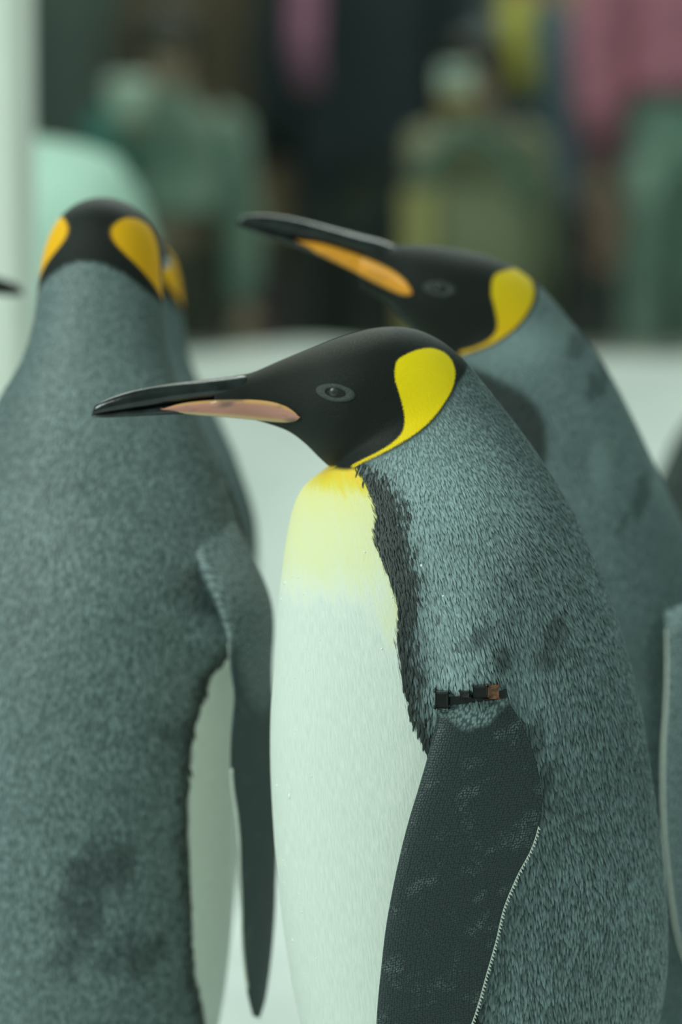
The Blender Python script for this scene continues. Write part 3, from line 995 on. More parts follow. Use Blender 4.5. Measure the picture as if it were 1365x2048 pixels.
def blob(name, loc, sx, sy, sz, mat, seed, rough=0.18, sub=4, square=1.0):
    bm = bmesh.new()
    bmesh.ops.create_icosphere(bm, subdivisions=sub, radius=1.0)
    r = random.Random(seed)
    ph = [r.uniform(0, 6.3) for _ in range(9)]
    for v in bm.verts:
        p = v.co.copy()
        k = 1 + rough * (math.sin(3 * p.x + ph[0]) * math.sin(2.6 * p.y + ph[1]) + 0.6 * math.sin(5 * p.z + ph[2]) * math.sin(6 * p.x + ph[3]) + 0.35 * math.sin(11 * p.y + ph[4]) * math.sin(9 * p.z + ph[5]))
        q = [math.copysign(abs(c) ** square, c) for c in p]
        v.co = (q[0] * sx * k, q[1] * sy * k, max(-0.02, q[2] * sz * k))
    me = bpy.data.meshes.new(name)
    bm.to_mesh(me); bm.free()
    me.polygons.foreach_set('use_smooth', [True] * len(me.polygons))
    me.materials.append(mat)
    o = link(bpy.data.objects.new(name, me))
    o.location = loc
    return o


xm, zm = p2w(120, 250, 2.6)
tag(blob('snow_mound', (xm - 0.03, 2.75, floor_z(xm, 2.75) - 0.03), 0.175, 0.30, zm - floor_z(xm, 2.75) + 0.02, M['ice'], 3, 0.06, square=0.62),
    'tall pale green mound of packed snow behind the penguins, beside the white post', 'snow mound')
xr_, zr_ = p2w(1420, 925, 1.5)
tag(blob('dark_rock', (xr_, 1.55, floor_z(xr_, 1.55) - 0.03), 0.17, 0.16, zr_ - floor_z(xr_, 1.55) + 0.03, M['rock'], 5, 0.12),
    'dark rock on the snow behind the raised head penguin', 'rock')


# ---------------------------------------------------------------- penguins
def near_penguin():
    Y0 = 0.0
    Xr = p2w(940, 1500, Y0)[0]
    root = empty('king_penguin', (Xr, Y0, 0))

    def xf(px, py, Y=Y0):
        px, py = np.asarray(px, float), np.asarray(py, float)
        v = (1024.0 - py) / FPX
        t = (Y - CAM_Y) / (math.cos(PITCH) + v * math.sin(PITCH))
        return (px - 682.5) / FPX * t - Xr, CAM_H + (-math.sin(PITCH) + v * math.cos(PITCH)) * t
    xh = lambda a, b: xf(a, b, -0.040)
    xs = lambda a, b: xf(a, b, -0.105)
    polys = {'patch': poly_xf(xh, PATCH), 'head': poly_xf(xh, HOOD), 'front': poly_xf(xs, FRONT_NEAR), 'stripe': poly_xf(xs, STRIPE_NEAR)}
    # keep the chest markings off the head side of the crease and the hood off the chest
    a0 = xf(664, 938); a1 = xf(935, 740)

    def yfun(Q):
        zt = xf(660, 940)[1]
        zb = xf(660, 1150)[1]
        edge = sd_poly(Q, polys['front'])
        t = (zt - Q[:, 1]) / (zt - zb)
        y = np.clip(1.02 - 1.15 * t ** 0.55 * 1.0, 0, 1) if False else np.interp(t, [-0.3, 0.02, 0.12, 0.22, 0.45, 0.8, 1.05, 1.3], [1, 0.95, 0.80, 0.62, 0.46, 0.38, 0.18, 0.0])
        side = np.clip(1 - edge / 0.030, 0, 1) * np.interp(t, [0, 0.8, 1.2, 1.7], [0, 0.3, 0.34, 0.0])
        return np.clip(np.maximum(y, side), 0, 1)

    def crown(Q):
        x0, z0 = xf(520, 735); x1, z1 = xf(760, 660)
        d = np.abs((Q[:, 1] - z0) - (z1 - z0) / (x1 - x0) * (Q[:, 0] - x0))
        return np.clip(1 - d / 0.012, 0, 1) * (Q[:, 0] < x1 + 0.01)
    W = []
    for (px, py, rx, ry, a) in ((955, 1258, 34, 26, 0.5), (1000, 1300, 26, 34, 0), (1105, 1255, 46, 34, 0.9), (1085, 1300, 22, 40, 0.2), (872, 1222, 5, 14, 0.1), (906, 1240, 5, 6, 0),
                                (907, 1283, 6, 6, 0), (932, 1301, 4, 7, 0), (842, 1120, 4, 4, 0), (1060, 1480, 30, 90, -0.3), (1090, 1540, 20, 60, -0.2)):
        c = xs(px, py)
        W.append((c[0], c[1], rx / S0, ry / S0, a))
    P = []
    for (px, py, rx, ry, k) in ((850, 1000, 190, 150, 0.95), (890, 1150, 100, 190, 0.75), (930, 1330, 90, 80, 0.7), (1050, 1400, 60, 200, 0.35)):  # neck ellipses paint its highlights into the plumage colour
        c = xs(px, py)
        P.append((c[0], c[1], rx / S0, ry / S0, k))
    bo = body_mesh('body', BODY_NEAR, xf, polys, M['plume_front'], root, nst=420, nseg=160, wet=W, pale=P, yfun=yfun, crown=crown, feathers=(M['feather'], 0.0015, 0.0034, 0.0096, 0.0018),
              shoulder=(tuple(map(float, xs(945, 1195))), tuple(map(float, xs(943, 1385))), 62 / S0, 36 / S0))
    make_bill(root, xf, M['plate_pink'], body=bo)
    make_eyes(root, lambda a, b: xf(a, b, -0.035), 672, 785, 0.0385, scale=1.1, body=bo)
    make_flipper(root, lambda a, b: xf(a, b, -0.125), -1, band=True)
    make_flipper(root, xf, 1)
    make_tail(root, xf(1120, 2700)[0], xf(1120, 2740)[1])
    make_feet(root, 0.0, 0.065, 0.10)
    tag(root, 'in-focus penguin in profile with lowered level bill and black flipper band', 'penguin', 'king penguins standing on the snow')
    return root, xf


near, near_xf = near_penguin()


def droplets(root, xf):
    """beads of water standing on the plumage"""
    from mathutils.bvhtree import BVHTree
    body = [o for o in root.children if o.name.startswith('body')][0]
    tree = BVHTree.FromPolygons([v.co for v in body.data.vertices], [p.vertices for p in body.data.polygons])
    pts = [(569, 1178, 5), (561, 1212, 4), (585, 1160, 3), (597, 1160, 3), (607, 1190, 3), (583, 1264, 3), (582, 1386, 3), (590, 1358, 3), (579, 1596, 7), (553, 1583, 4), (566, 1660, 3),
           (569, 1742, 3), (567, 1780, 3), (604, 1826, 3), (585, 1893, 5), (565, 1842, 3), (565, 1733, 3), (640, 1275, 3), (784, 1182, 3), (730, 1098, 3), (763, 1282, 3), (842, 1120, 4), (884, 1178, 4)]
    edge = [(1150, 1035, 5), (1243, 1253, 4), (1240, 1268, 4), (1278, 1372, 6), (1276, 1428, 4), (1291, 1452, 6), (1259, 1512, 4), (1275, 1520, 5), (1330, 1868, 4), (1312, 1884, 4), (1302, 1916, 4), (1309, 2017, 6)]
    rr = random.Random(3)
    for _ in range(26):
        pts.append((rr.uniform(560, 640), rr.uniform(1150, 2040), rr.uniform(1.5, 3)))
    VV, FF = [], []
    bm = bmesh.new()
    bmesh.ops.create_icosphere(bm, subdivisions=2, radius=1.0)
    bv = [v.co.copy() for v in bm.verts]
    bf = [tuple(v.index for v in f.verts) for f in bm.faces]
    bm.free()
    for k, (px, py, r) in enumerate(pts + edge):
        x, z = xf(px, py, -0.06 if k < len(pts) else 0.0)
        x, z, r = float(x), float(z), r / S0 * 0.9
        hit = tree.ray_cast(Vector((x, -0.5, z)), Vector((0, 1, 0)))
        if hit[0] is None: hit = tree.find_nearest(Vector((x, -0.01, z)))
        c = hit[0] + hit[1] * (r * 0.35 if k < len(pts) else 0.0016)
        o = len(VV)
        VV += [c + v * r for v in bv]
        FF += [tuple(i + o for i in f) for f in bf]
    d = mesh_obj('water_droplet', VV, FF, M['water'], body)
    d['kind'] = 'stuff'


m, nt, b = new_mat('water_bead')
b.inputs['Base Color'].default_value = (0.80, 0.86, 0.80, 1)
b.inputs['Roughness'].default_value = 0.04
b.inputs['IOR'].default_value = 1.33
b.inputs['Coat Weight'].default_value = 1.0
M['water'] = m
droplets(near, near_xf)

# upright bird, traced in the same units, ground at y = 3180
UP = HEAD[:6] + [
    (640, 908, 756, 656, 118), (650, 930, 822, 664, 128), (664, 965, 868, 698, 134), (672, 1010, 896, 760, 139), (664, 1080, 915, 850, 148),
    (646, 1160, 935, 940, 174), (620, 1250, 965, 1040, 232), (590, 1345, 1010, 1155, 296), (560, 1460, 1070, 1290, 350),
    (540, 1600, 1130, 1450, 368), (530, 1780, 1180, 1650, 352), (535, 2000, 1215, 1900, 342), (560, 2230, 1225, 2180, 340), (610, 2460, 1215, 2450, 322),
    (690, 2700, 1190, 2720, 270), (790, 2890, 1150, 2930, 190), (880, 3010, 1100, 3060, 90), (950, 3060, 1050, 3100, 20)]
FRONT_UP = [(690, 945), (706, 955), (722, 1000), (728, 1080), (722, 1180), (728, 1280), (750, 1400), (800, 1500), (860, 1590), (930, 1700), (968, 1800), (984, 1950),
            (980, 2150), (964, 2320), (900, 2480), (900, 2700), (940, 3200), (300, 3200), (300, 945)]
STRIPE_UP = [(690, 940), (725, 945), (755, 1000), (768, 1080), (770, 1180), (780, 1280), (800, 1400), (840, 1490), (885, 1570), (950, 1680), (986, 1785), (1000, 1950),
             (996, 2150), (980, 2320), (920, 2480), (920, 2700), (960, 3200), (300, 3200), (300, 935)]


def upright_penguin(px_neck, Y0, body_yaw, head_yaw, scale, label, mat, wet=(), zneck=0.80, pale=(), flippers=(1, -1), flip_turn=0.0, flip_out=0.0, flip_fwd=0.0, flip_lat=14, feathers=None, bump=46):
    """bird seen from behind or aside; yaw 0 faces -X, positive turns it clockwise seen from above"""
    XN = p2w(px_neck, 700, Y0)[0]
    root = empty('king_penguin', (XN, Y0, 0))
    AX = 800.0                                            # neck axis in traced units

    def xf(px, py):
        return (np.asarray(px, float) - AX) / S0, (3180.0 - np.asarray(py, float)) / S0
    BX = 868.0
    sh = (BX - AX) / S0

    def twist(Z):
        t = np.clip((Z - 0.66) / (0.82 - 0.66), 0, 1)
        t = t * t * (3 - 2 * t)
        return -(body_yaw + (head_yaw - body_yaw) * t)
    polys = {'patch': poly_xf(xf, [(a - 34, b_) for a, b_ in PATCH]), 'head': poly_xf(xf, HOOD), 'front': poly_xf(xf, FRONT_UP), 'stripe': poly_xf(xf, STRIPE_UP)}

    def yfun(Q):
        t = (xf(0, 945)[1] - Q[:, 1]) / (600 / S0)
        return np.interp(t, [-0.3, 0.0, 0.3, 0.7, 1.1], [1, 0.95, 0.6, 0.35, 0.0])
    W = [(*[float(c) for c in xf(a, b_)], rx / S0, rz / S0, an) for (a, b_, rx, rz, an) in wet]
    body_mesh('body', UP, xf, polys, mat, root, nst=300, nseg=128, twist=twist, feathers=feathers, wet=W, yfun=yfun, pivot=0.0, shoulder=(tuple(map(float, xf(915, 1380))), tuple(map(float, xf(905, 1575))), (74 + 0.3 * (bump - 46)) / S0, bump / S0), pale=[(*[float(c) for c in xf(a, b_)], rx / S0, rz / S0, k) for (a, b_, rx, rz, k) in pale])

    def tfm(yaw):
        def f(p):
            a = -yaw
            return (p[0] * math.cos(a) - p[1] * math.sin(a), p[0] * math.sin(a) + p[1] * math.cos(a), p[2])
        return f
    make_bill(root, xf, M['plate_orange'], tfm(head_yaw))
    make_eyes(root, xf, 672, 785, 0.0405, tfm(head_yaw))
    for s in flippers:
        fx, fl = float(xf(890, 0)[0]), s * (340 + 18) / S0
        tb = tfm(body_yaw)

        def ft(p, s=s, fx=fx, fl=fl, tb=tb):
            # turned about its own long axis and held a little off the body
            a = s * flip_turn
            ux, uy = p[0] - fx, p[1] - fl
            drop = max(0.0, float(xf(0, 1570)[1]) - p[2])
            q = (fx + ux * math.cos(a) - uy * math.sin(a) + drop * flip_fwd, fl + ux * math.sin(a) + uy * math.cos(a) + s * drop * flip_out, p[2])
            return tb(q)
        make_flipper(root, xf, s, ft, dy=195, dx=-40, arm=flip_lat)
    t2 = tfm(body_yaw)
    a, b_ = xf(1100, 2960)
    make_tail(root, float(a), float(b_))
    make_feet(root, 0.02, 0.065, 0.12)
    for o in root.children:
        if o.name.startswith(('tail', 'foot')):
            o.rotation_euler[2] = -body_yaw
    root.scale = (scale, scale, scale)
    tag(root, label, 'penguin', 'king penguins standing on the snow')
    return root


R = math.radians
left = upright_penguin(198, 0.30, R(90 + 27), R(90 + 12), 1.0, 'grey-backed penguin turned away, both orange ear patches showing, beside the white post', M['plume_back'],
                       wet=((1180, 2150, 30, 150, 0.1), (1100, 2250, 60, 60, 0.2), (1130, 2050, 40, 80, 0.2), (960, 1480, 60, 60, 0.0), (1010, 1780, 50, 20, 0)), flip_turn=R(8), flip_out=0.0, flip_fwd=0.19, flip_lat=112, bump=56,
                       feathers=(M['feather_far'], 0.0021, 0.0040, 0.0090, 0.0026))
behind = upright_penguin(262, 0.78, R(90 + 25), R(90 - 2), 0.955, 'half-hidden penguin standing directly behind the turned away grey-backed one', M['plume_back'])
# the bird beyond the edge of the picture, only its bill tip in view
xt = p2w(45, 497, 0.75)
aside = upright_penguin(0, 0.75, R(180), R(180), 0.96, 'penguin mostly out of the picture, dark bill tip pointing in past the white post', M['plume_back'])
aside.location.x = xt[0] - (800 - 184) / S0 * 0.96


# bird with the raised head, standing behind the near one
BODY_REAR = [
    (716, 573, 732, 485, 30), (745, 590, 765, 491, 44), (772, 605, 810, 490, 60), (795, 628, 860, 491, 80), (820, 655, 920, 499, 97), (845, 685, 975, 511, 107),
    (862, 712, 1025, 533, 112), (870, 735, 1065, 560, 116), (862, 752, 1100, 592, 124), (840, 775, 1140, 640, 144), (815, 810, 1185, 693, 174), (798, 860, 1225, 755, 205),
    (785, 930, 1265, 832, 240), (775, 1010, 1303, 912, 270), (768, 1110, 1345, 1000, 290), (765, 1240, 1390, 1110, 305), (768, 1400, 1430, 1260, 312),
    (780, 1600, 1460, 1450, 312), (800, 1800, 1475, 1680, 306), (830, 2000, 1478, 1920, 295), (880, 2230, 1455, 2200, 265), (950, 2400, 1420, 2410, 200),
    (1030, 2500, 1370, 2530, 110), (1100, 2540, 1300, 2560, 30)]
PATCH_R = [(985, 566), (992, 551), (1014, 543), (1040, 541), (1060, 552), (1070, 572), (1070, 595), (1060, 618), (1040, 645), (1012, 669), (980, 688), (950, 700),
           (920, 710), (919, 705), (950, 694), (974, 682), (991, 665), (995, 645), (990, 615), (984, 590)]
HOOD_R = [(600, 440), (1000, 400), (1090, 480), (1082, 562), (1077, 598), (1065, 622), (1044, 649), (1015, 673), (982, 692), (951, 704), (920, 714), (870, 742), (780, 780), (600, 680)]
FRONT_R = [(885, 735), (915, 762), (945, 800), (965, 850), (975, 920), (985, 1000), (1000, 1120), (1040, 1400), (1080, 1700), (1090, 2100), (1090, 2700), (500, 2700), (500, 745)]
STRIPE_R = [(880, 728), (950, 742), (1000, 764), (1055, 794), (1090, 838), (1098, 890), (1085, 960), (1078, 1050), (1085, 1150), (1090, 1400), (1110, 1700), (1120, 2100), (1120, 2700), (500, 2700), (500, 735)]


def rear_penguin():
    Y0 = 0.37
    Xr = p2w(1150, 1500, Y0)[0]
    root = empty('king_penguin', (Xr, Y0, 0))

    def xf(px, py, Y=Y0):
        px, py = np.asarray(px, float), np.asarray(py, float)
        v = (1024.0 - py) / FPX
        t = (Y - CAM_Y) / (math.cos(PITCH) + v * math.sin(PITCH))
        return (px - 682.5) / FPX * t - Xr, CAM_H + (-math.sin(PITCH) + v * math.cos(PITCH)) * t
    xh = lambda a, b: xf(a, b, Y0 - 0.040)
    xs = lambda a, b: xf(a, b, Y0 - 0.10)
    polys = {'patch': poly_xf(xh, PATCH_R), 'head': poly_xf(xh, HOOD_R), 'front': poly_xf(xs, FRONT_R), 'stripe': poly_xf(xs, STRIPE_R)}

    def yfun(Q):
        z0, z1 = xf(900, 740)[1], xf(900, 1000)[1]
        return np.interp((z0 - Q[:, 1]) / (z0 - z1), [-0.3, 0, 0.4, 1], [1, 0.9, 0.5, 0])
    Wt = [(*map(float, xs(a, b)), rx / S0, rz / S0, an) for (a, b, rx, rz, an) in ((1165, 700, 30, 50, -0.6), (1210, 770, 30, 60, -0.5), (1250, 1050, 14, 50, -0.6), (1290, 1000, 24, 80, -0.4))]
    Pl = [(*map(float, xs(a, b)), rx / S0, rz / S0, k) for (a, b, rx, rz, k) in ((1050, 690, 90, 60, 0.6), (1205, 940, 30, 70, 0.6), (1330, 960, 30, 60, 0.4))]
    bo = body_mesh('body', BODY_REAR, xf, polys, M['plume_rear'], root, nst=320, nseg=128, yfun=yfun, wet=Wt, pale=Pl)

    def xb(px, py):
        # bill raised by 23 degrees
        a = math.radians(21.5)
        ux, uy = (np.asarray(px, float) - 600) * 0.905, (np.asarray(py, float) - 829) * 0.905
        return xf(824 + ux * math.cos(a) - uy * math.sin(a), 583 + ux * math.sin(a) + uy * math.cos(a))
    make_bill(root, xb, M['plate_orange'], body=bo)
    make_eyes(root, xh, 880, 578, 0.0385, body=bo)

    def xfl(px, py):
        a = math.radians(-13)
        ux, uy = np.asarray(px, float) - 884, np.asarray(py, float) - 1398
        return xf(1334 + (ux * math.cos(a) - uy * math.sin(a)) * 0.9, 1262 + (ux * math.sin(a) + uy * math.cos(a)) * 0.9, Y0 - 0.12)
    make_flipper(root, xfl, -1, pale_edge=True, lat=-30, all_grey=True)
    make_flipper(root, lambda a, b: xf(a + 300, b - 60), 1, lat=-30)
    make_tail(root, float(xf(1330, 2450)[0]), float(xf(1330, 2460)[1]))
    make_feet(root, 0.0, 0.065, 0.10)
    tag(root, 'penguin with raised bill and orange mandible plate, behind the in-focus one', 'penguin', 'king penguins standing on the snow')
    return root


rear = rear_penguin()


# ---------------------------------------------------------------- visitors in the hall beyond the glass
def cloth(name, col):
    k = 'cloth_' + name
    if k not in M: M[k] = plain(k, col, 0.85, 0.18, 25, 0.3)
    return M[k]


SKIN = plain('skin', (0.50, 0.29, 0.22), 0.55, 0.08, 30)
HAIR = plain('hair_dark', (0.018, 0.013, 0.010), 0.5, 0.4, 60)


def loft_rings(rings, n=28):
    """rings: (cx, cy, z, rx, ry)"""
    V, F = [], []
    for (cx, cy, z, rx, ry) in rings:
        for k in range(n):
            a = 2 * math.pi * k / n
            V.append((cx + rx * math.cos(a), cy + ry * math.sin(a), z))
    for i in range(len(rings) - 1):
        for k in range(n):
            F.append((i * n + k, i * n + (k + 1) % n, (i + 1) * n + (k + 1) % n, (i + 1) * n + k))
    F.append(tuple(reversed(range(n))))
    F.append(tuple((len(rings) - 1) * n + k for k in range(n)))
    return V, F


def person(px, Y, h, coat, trousers, hem, label, yaw=0.0, arm_l=0.0, arm_r=0.0, wide=1.0, sleeve=None, hair=HAIR, both=True):
    """standing figure facing the glass (-Y); hem: height of the coat hem as a share of h; arm_*: 0 hanging .. 1 raised forward"""
    X = p2w(px, 300, Y)[0]
    root = empty('person', (X, Y, 0), yaw)
    k = h / 1.70
    w = k * wide
    # body: skin over a skeleton
    J, E, Rd = [], [], []

    def j(x, y, z, r):
        J.append((x, y, z)); Rd.append(r * k * (min(1.0, wide) * 0.92 if z < 1.42 * k and r > 0.034 else 1.0)); return len(J) - 1
    pel = j(0, 0, 0.90 * k, 0.11)
    sp = j(0, 0, 1.15 * k, 0.105)
    ch = j(0, 0, 1.33 * k, 0.11)
    nk = j(0, -0.005 * k, 1.45 * k, 0.052)
    h0 = j(0, -0.02 * k, 1.53 * k, 0.072)
    h1 = j(0, -0.015 * k, 1.60 * k, 0.088)
    h2 = j(0, -0.01 * k, 1.655 * k, 0.058)
    E += [(pel, sp), (sp, ch), (ch, nk), (nk, h0), (h0, h1), (h1, h2)]
    hands = {}
    for sx, arm in ((-1, arm_l), (1, arm_r)):
        hp = j(sx * 0.085 * w, 0, 0.86 * k, 0.085)
        kn = j(sx * 0.095 * w, -0.01, 0.48 * k, 0.056)
        an = j(sx * 0.10 * w, 0.01, 0.09 * k, 0.040)
        to = j(sx * 0.11 * w, -0.14 * k, 0.035 * k, 0.032)
        E += [(pel, hp), (hp, kn), (kn, an), (an, to)]
        sh = Vector((sx * 0.175 * w, 0, 1.37 * k))
        a = arm * 1.2
        el = sh + Vector((sx * 0.05 * k, -math.sin(a * 0.45) * 0.28 * k, -math.cos(a * 0.45) * 0.28 * k))
        fa = a * 1.55
        wr = el + Vector((-sx * 0.045 * arm * k, -math.sin(fa) * 0.25 * k, -math.cos(fa) * 0.25 * k))
        d = (wr - el).normalized()
        pm = wr + d * 0.06 * k
        i1, i2, i3, i4 = j(*sh, 0.055), j(*el, 0.042), j(*wr, 0.027), j(*pm, 0.033)
        E += [(ch, i1), (i1, i2), (i2, i3), (i3, i4)]
        side = Vector((0, 1, 0)).cross(d).normalized() if abs(d.y) < 0.9 else Vector((1, 0, 0))
        fwd = d.cross(side).normalized()
        for q, ln in ((-0.030, 0.062), (-0.010, 0.075), (0.010, 0.070), (0.030, 0.055)):
            f0 = j(*(pm + side * q * k + d * 0.022 * k), 0.010)
            f1 = j(*(pm + side * q * k + d * (0.022 + ln * 0.55) * k), 0.009)
            f2 = j(*(pm + side * q * k + d * (0.022 + ln * 0.9) * k - fwd * 0.015 * k), 0.007)
            E += [(i4, f0), (f0, f1), (f1, f2)]
        t0 = j(*(wr + side * -0.035 * k * sx + d * 0.035 * k), 0.011)
        t1 = j(*(wr + side * -0.055 * k * sx + d * 0.075 * k), 0.009)
        E += [(i3, t0), (t0, t1)]
        hands[sx] = (sh, el, wr, pm, d)
    me = bpy.data.meshes.new('body')
    me.from_pydata(J, E, [])
    o = link(bpy.data.objects.new('body', me), root)
    md = o.modifiers.new('skin', 'SKIN')
    md.use_smooth_shade = True
    for i, r in enumerate(Rd):
        me.skin_vertices[0].data[i].radius = (r, r)
    me.skin_vertices[0].data[pel].use_root = True
    o.modifiers.new('sub', 'SUBSURF').levels = 1
    o.modifiers['sub'].render_levels = 1
    me.materials.append(SKIN)
    # face
    for sx in (-1, 1):
        e = tube([(sx * 0.032 * k, -0.094 * k, 1.59 * k), (sx * 0.032 * k, -0.102 * k, 1.59 * k)], [0.012 * k, 0.006 * k], 10)
        mesh_obj('eye', *e, M['eye'], root)
    nose = tube([(0, -0.092 * k, 1.595 * k), (0, -0.112 * k, 1.565 * k), (0, -0.090 * k, 1.553 * k)], [0.008 * k, 0.014 * k, 0.010 * k], 10)
    mesh_obj('nose', *nose, SKIN, root)
    hr = loft_rings([(0, 0.02 * k, 1.52 * k, 0.092 * k, 0.075 * k), (0, 0.018 * k, 1.60 * k, 0.102 * k, 0.094 * k), (0, 0.0, 1.645 * k, 0.098 * k, 0.10 * k),
                     (0, -0.005 * k, 1.69 * k, 0.07 * k, 0.075 * k), (0, -0.005 * k, 1.712 * k, 0.02 * k, 0.02 * k)])
    mesh_obj('hair', *hr, hair, root)
    # clothes
    tm = cloth(*trousers)
    parts = [loft_rings([(0, 0, 0.76 * k, 0.15 * w, 0.11 * w), (0, 0, 0.88 * k, 0.165 * w, 0.125 * w), (0, 0, 1.02 * k, 0.145 * w, 0.11 * w)])]
    for sx in (-1, 1):
        parts.append(loft_rings([(sx * 0.105 * w, 0, 0.07 * k, 0.062 * w, 0.066 * w), (sx * 0.10 * w, -0.005, 0.30 * k, 0.066 * w, 0.068 * w), (sx * 0.097 * w, -0.01, 0.50 * k, 0.072 * w, 0.076 * w),
                                 (sx * 0.088 * w, 0, 0.72 * k, 0.088 * w, 0.098 * w), (sx * 0.082 * w, 0, 0.86 * k, 0.088 * w, 0.11 * w)]))
    mesh_obj('trousers', *merge(*parts), tm, root)
    cm = cloth(*coat)
    hz = hem * h
    flare = 0.19 + 0.03 * max(0.0, (0.6 - hem) * 3)
    coat_o = mesh_obj('coat', *loft_rings([(0, 0, hz, flare * w, 0.155 * w), (0, 0, hz + 0.03 * k, flare * 1.01 * w, 0.157 * w), (0, 0, (hz + 1.12 * k) / 2, 0.19 * w, 0.148 * w), (0, 0, 1.12 * k, 0.18 * w, 0.138 * w),
                                           (0, 0, 1.30 * k, 0.195 * w, 0.138 * w), (0, 0, 1.39 * k, 0.165 * w, 0.11 * w), (0, -0.003, 1.44 * k, 0.085 * w, 0.08 * w), (0, -0.005, 1.48 * k, 0.072 * w, 0.07 * w)]), cm, root)
    smat = cloth(*sleeve) if sleeve else cm
    for sx in (-1, 1):
        sh, el, wr, pm, d = hands[sx]
        mid = (sh + el) / 2
        t = tube([sh + Vector((-sx * 0.03 * k, 0, 0.01)), sh, mid, el, (el + wr) / 2, wr - d * 0.01], [0.06 * k, 0.075 * k, 0.068 * k, 0.060 * k, 0.054 * k, 0.046 * k], 16)
        mesh_obj('sleeve', *t, smat if (both or sx < 0) else cm, coat_o)
        f = loft_rings([(sx * 0.105 * w, -0.05 * k, 0.0, 0.048 * k, 0.125 * k), (sx * 0.105 * w, -0.05 * k, 0.03 * k, 0.05 * k, 0.128 * k), (sx * 0.105 * w, -0.02 * k, 0.065 * k, 0.045 * k, 0.09 * k), (sx * 0.105 * w, 0.015 * k, 0.11 * k, 0.04 * k, 0.045 * k)])
        mesh_obj('shoe', *f, HAIR, root)
    tag(root, label, 'person', 'visitors behind the viewing window')
    return root, hands


DARKT = ('charcoal', (0.030, 0.036, 0.032))
person(95, 7.2, 1.72, ('dark_green', (0.050, 0.080, 0.072)), DARKT, 0.42, 'blurred visitor in dark green coat behind the glass, beside the white post', 0.1, wide=0.8)
pm_, hm_ = person(335, 5.25, 1.18, ('mint', (0.27, 0.35, 0.30)), ('brown', (0.09, 0.065, 0.05)), 0.66, 'blurred child in mint jacket with one teal sleeve holding a white cup', 0.15, arm_l=1.35, arm_r=0.2, wide=0.95, sleeve=('teal', (0.02, 0.20, 0.17)), both=False)
person(452, 6.3, 1.74, ('umber', (0.125, 0.085, 0.052)), ('plum', (0.13, 0.045, 0.075)), 0.38, 'blurred visitor in long brown coat and plum trousers, beside the navy coat', wide=0.78)
pn_, hn_ = person(735, 6.1, 1.75, ('navy', (0.020, 0.030, 0.040)), ('black', (0.014, 0.018, 0.018)), 0.40, 'blurred visitor in long navy coat with a mauve scarf, middle of the row', 0.0, wide=0.8)
sc_ = tube([(-0.06, 0.02, 1.50), (-0.09, -0.10, 1.47), (-0.125, -0.15, 1.36), (-0.135, -0.16, 1.25), (-0.14, -0.165, 1.12), (-0.125, -0.165, 1.03)],
           [(0.03, 0.012), (0.034, 0.014), (0.036, 0.014), (0.036, 0.014), (0.034, 0.013), (0.030, 0.012)], 14)
tag(mesh_obj('scarf', *sc_, cloth('mauve', (0.60, 0.22, 0.38)), pn_), 'mauve pink scarf')
pf_, hf_ = person(955, 5.25, 1.14, ('moss', (0.30, 0.28, 0.18)), ('grey_green', (0.20, 0.19, 0.16)), 0.60, 'blurred child in moss green jacket with a cup and khaki bag', 0.1, arm_l=1.4, arm_r=0.1, wide=0.8)
pb_, hb_ = person(1072, 6.9, 1.46, ('blue_teal', (0.075, 0.13, 0.17)), DARKT, 0.50, 'blurred child in blue teal jacket with yellow green scarf behind the glass', 0.0, wide=0.8)
sc_ = tube([(-0.03, 0.0, 1.27), (-0.045, -0.10, 1.25), (-0.055, -0.125, 1.16), (-0.05, -0.135, 1.08), (-0.03, -0.13, 1.0)],
           [(0.03, 0.012), (0.036, 0.014), (0.04, 0.014), (0.04, 0.014), (0.034, 0.012)], 14)
tag(mesh_obj('scarf', *sc_, cloth('lime', (0.42, 0.42, 0.06)), pb_), 'yellow green scarf')
person(1152, 7.7, 1.72, ('beige', (0.36, 0.31, 0.19)), ('slate', (0.060, 0.075, 0.070)), 0.60, 'blurred visitor in beige jacket and slate trousers, beside the pink jacket', wide=0.68)
person(1350, 6.1, 1.74, ('pink', (0.72, 0.24, 0.36)), ('pale_mint', (0.42, 0.58, 0.50)), 0.585, 'blurred visitor in bright pink jacket and pale mint trousers', 0.1, arm_l=0.1, wide=0.7)
person(1530, 7.2, 1.68, ('olive', (0.14, 0.15, 0.08)), ('pale_olive', (0.40, 0.41, 0.27)), 0.60, 'blurred visitor in pale olive trousers at the edge of the picture', wide=0.8)


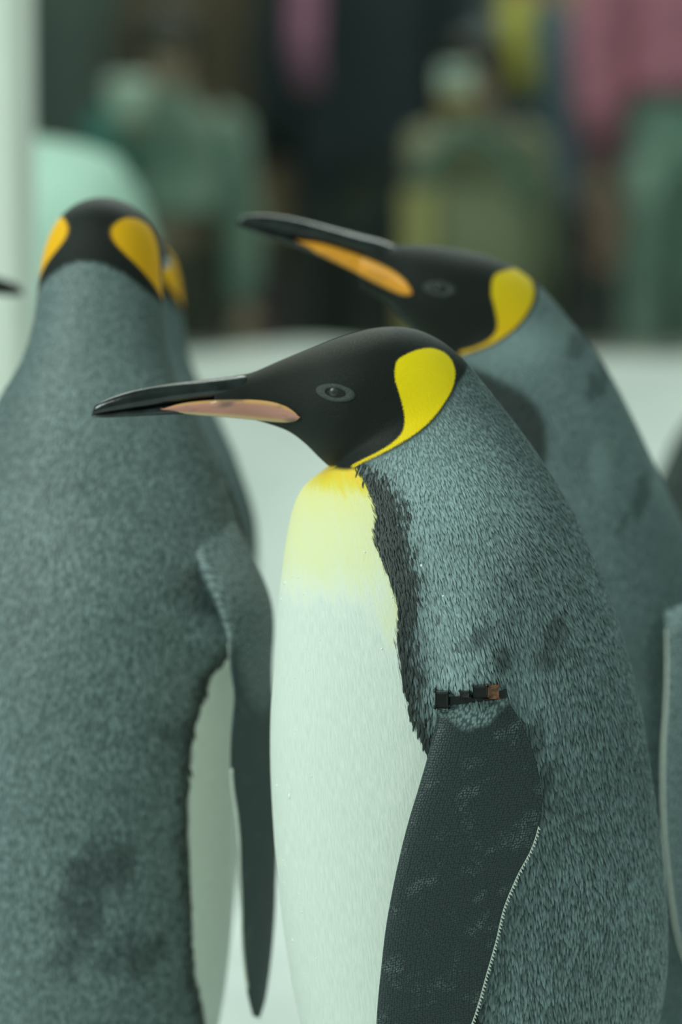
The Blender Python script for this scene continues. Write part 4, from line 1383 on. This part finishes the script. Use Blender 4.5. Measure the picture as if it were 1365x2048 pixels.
def cup(holder, palm, label, sleeve_mat, r=0.036, hgt=0.10):
    yw = holder.rotation_euler[2]
    q = Matrix.Rotation(yw, 3, 'Z') @ Vector(palm) + holder.location
    root = empty('paper_cup', (q.x, q.y - r - 0.05, q.z - 0.01))
    mesh_obj('cup_body', *loft_rings([(0, 0, 0, r * 0.72, r * 0.72), (0, 0, hgt, r, r)]), M['white'], root)
    mesh_obj('lid', *loft_rings([(0, 0, hgt, r * 1.06, r * 1.06), (0, 0, hgt + 0.008, r * 1.06, r * 1.06), (0, 0, hgt + 0.012, r * 0.9, r * 0.9), (0, 0, hgt + 0.022, r * 0.85, r * 0.85)]), M['white'], root)
    if sleeve_mat:
        mesh_obj('cup_sleeve', *loft_rings([(0, 0, hgt * 0.2, r * 0.81, r * 0.81), (0, 0, hgt * 0.72, r * 0.97, r * 0.97)]), sleeve_mat, root)
    tag(root, label, 'cup', 'cups held by visitors')
    return root


c1 = cup(pm_, hm_[-1][3], 'small white cup held by the child in mint', None, 0.045, 0.06)
c2 = cup(pf_, hf_[-1][3], 'white cup with orange sleeve held by the child in moss green', plain('sleeve_orange', (0.50, 0.26, 0.05), 0.7), 0.034, 0.10)


def bag(px, py, Y, w, hgt, d, mat, side_mat, label):
    x, z = p2w(px, py, Y)
    root = empty('bag', (x, Y, 0.546))
    rows = []
    for t in np.linspace(0, 1, 9):
        q = 1 - 0.35 * max(0.0, (t - 0.6) / 0.4) ** 2
        rows.append((0, 0, hgt * t, w / 2 * q, d / 2 * (1 - 0.6 * t)))
    V, F = loft_rings(rows, 32)
    V = [(w / 2 * math.copysign(min(1, abs(v[0] / (w / 2)) ** 0.55), v[0]) if abs(v[0]) > 1e-9 else 0, v[1], v[2]) for v in V]
    b_ = mesh_obj('bag_body', V, F, mat, root)
    g_ = box('side_panel', -w / 2 - 0.012, -w / 2 + 0.05, -d / 2 - 0.008, d / 2, 0.0, hgt * 0.98, side_mat, root, 0.006)
    pts = [(w * 0.42 * math.cos(a), -d * 0.2, hgt * 0.9 + 0.13 * math.sin(a)) for a in np.linspace(0, math.pi, 14)]
    mesh_obj('strap', *tube(pts, [0.014] * 14, 10), cloth('strap_grey', (0.16, 0.22, 0.19)), root)
    tag(root, label, 'bag')
    return root


bag(940, 640, 4.56, 0.23, 0.30, 0.12, cloth('khaki', (0.36, 0.29, 0.19)), cloth('tan', (0.64, 0.44, 0.19)), 'khaki bag with tan side panel standing behind the glass')
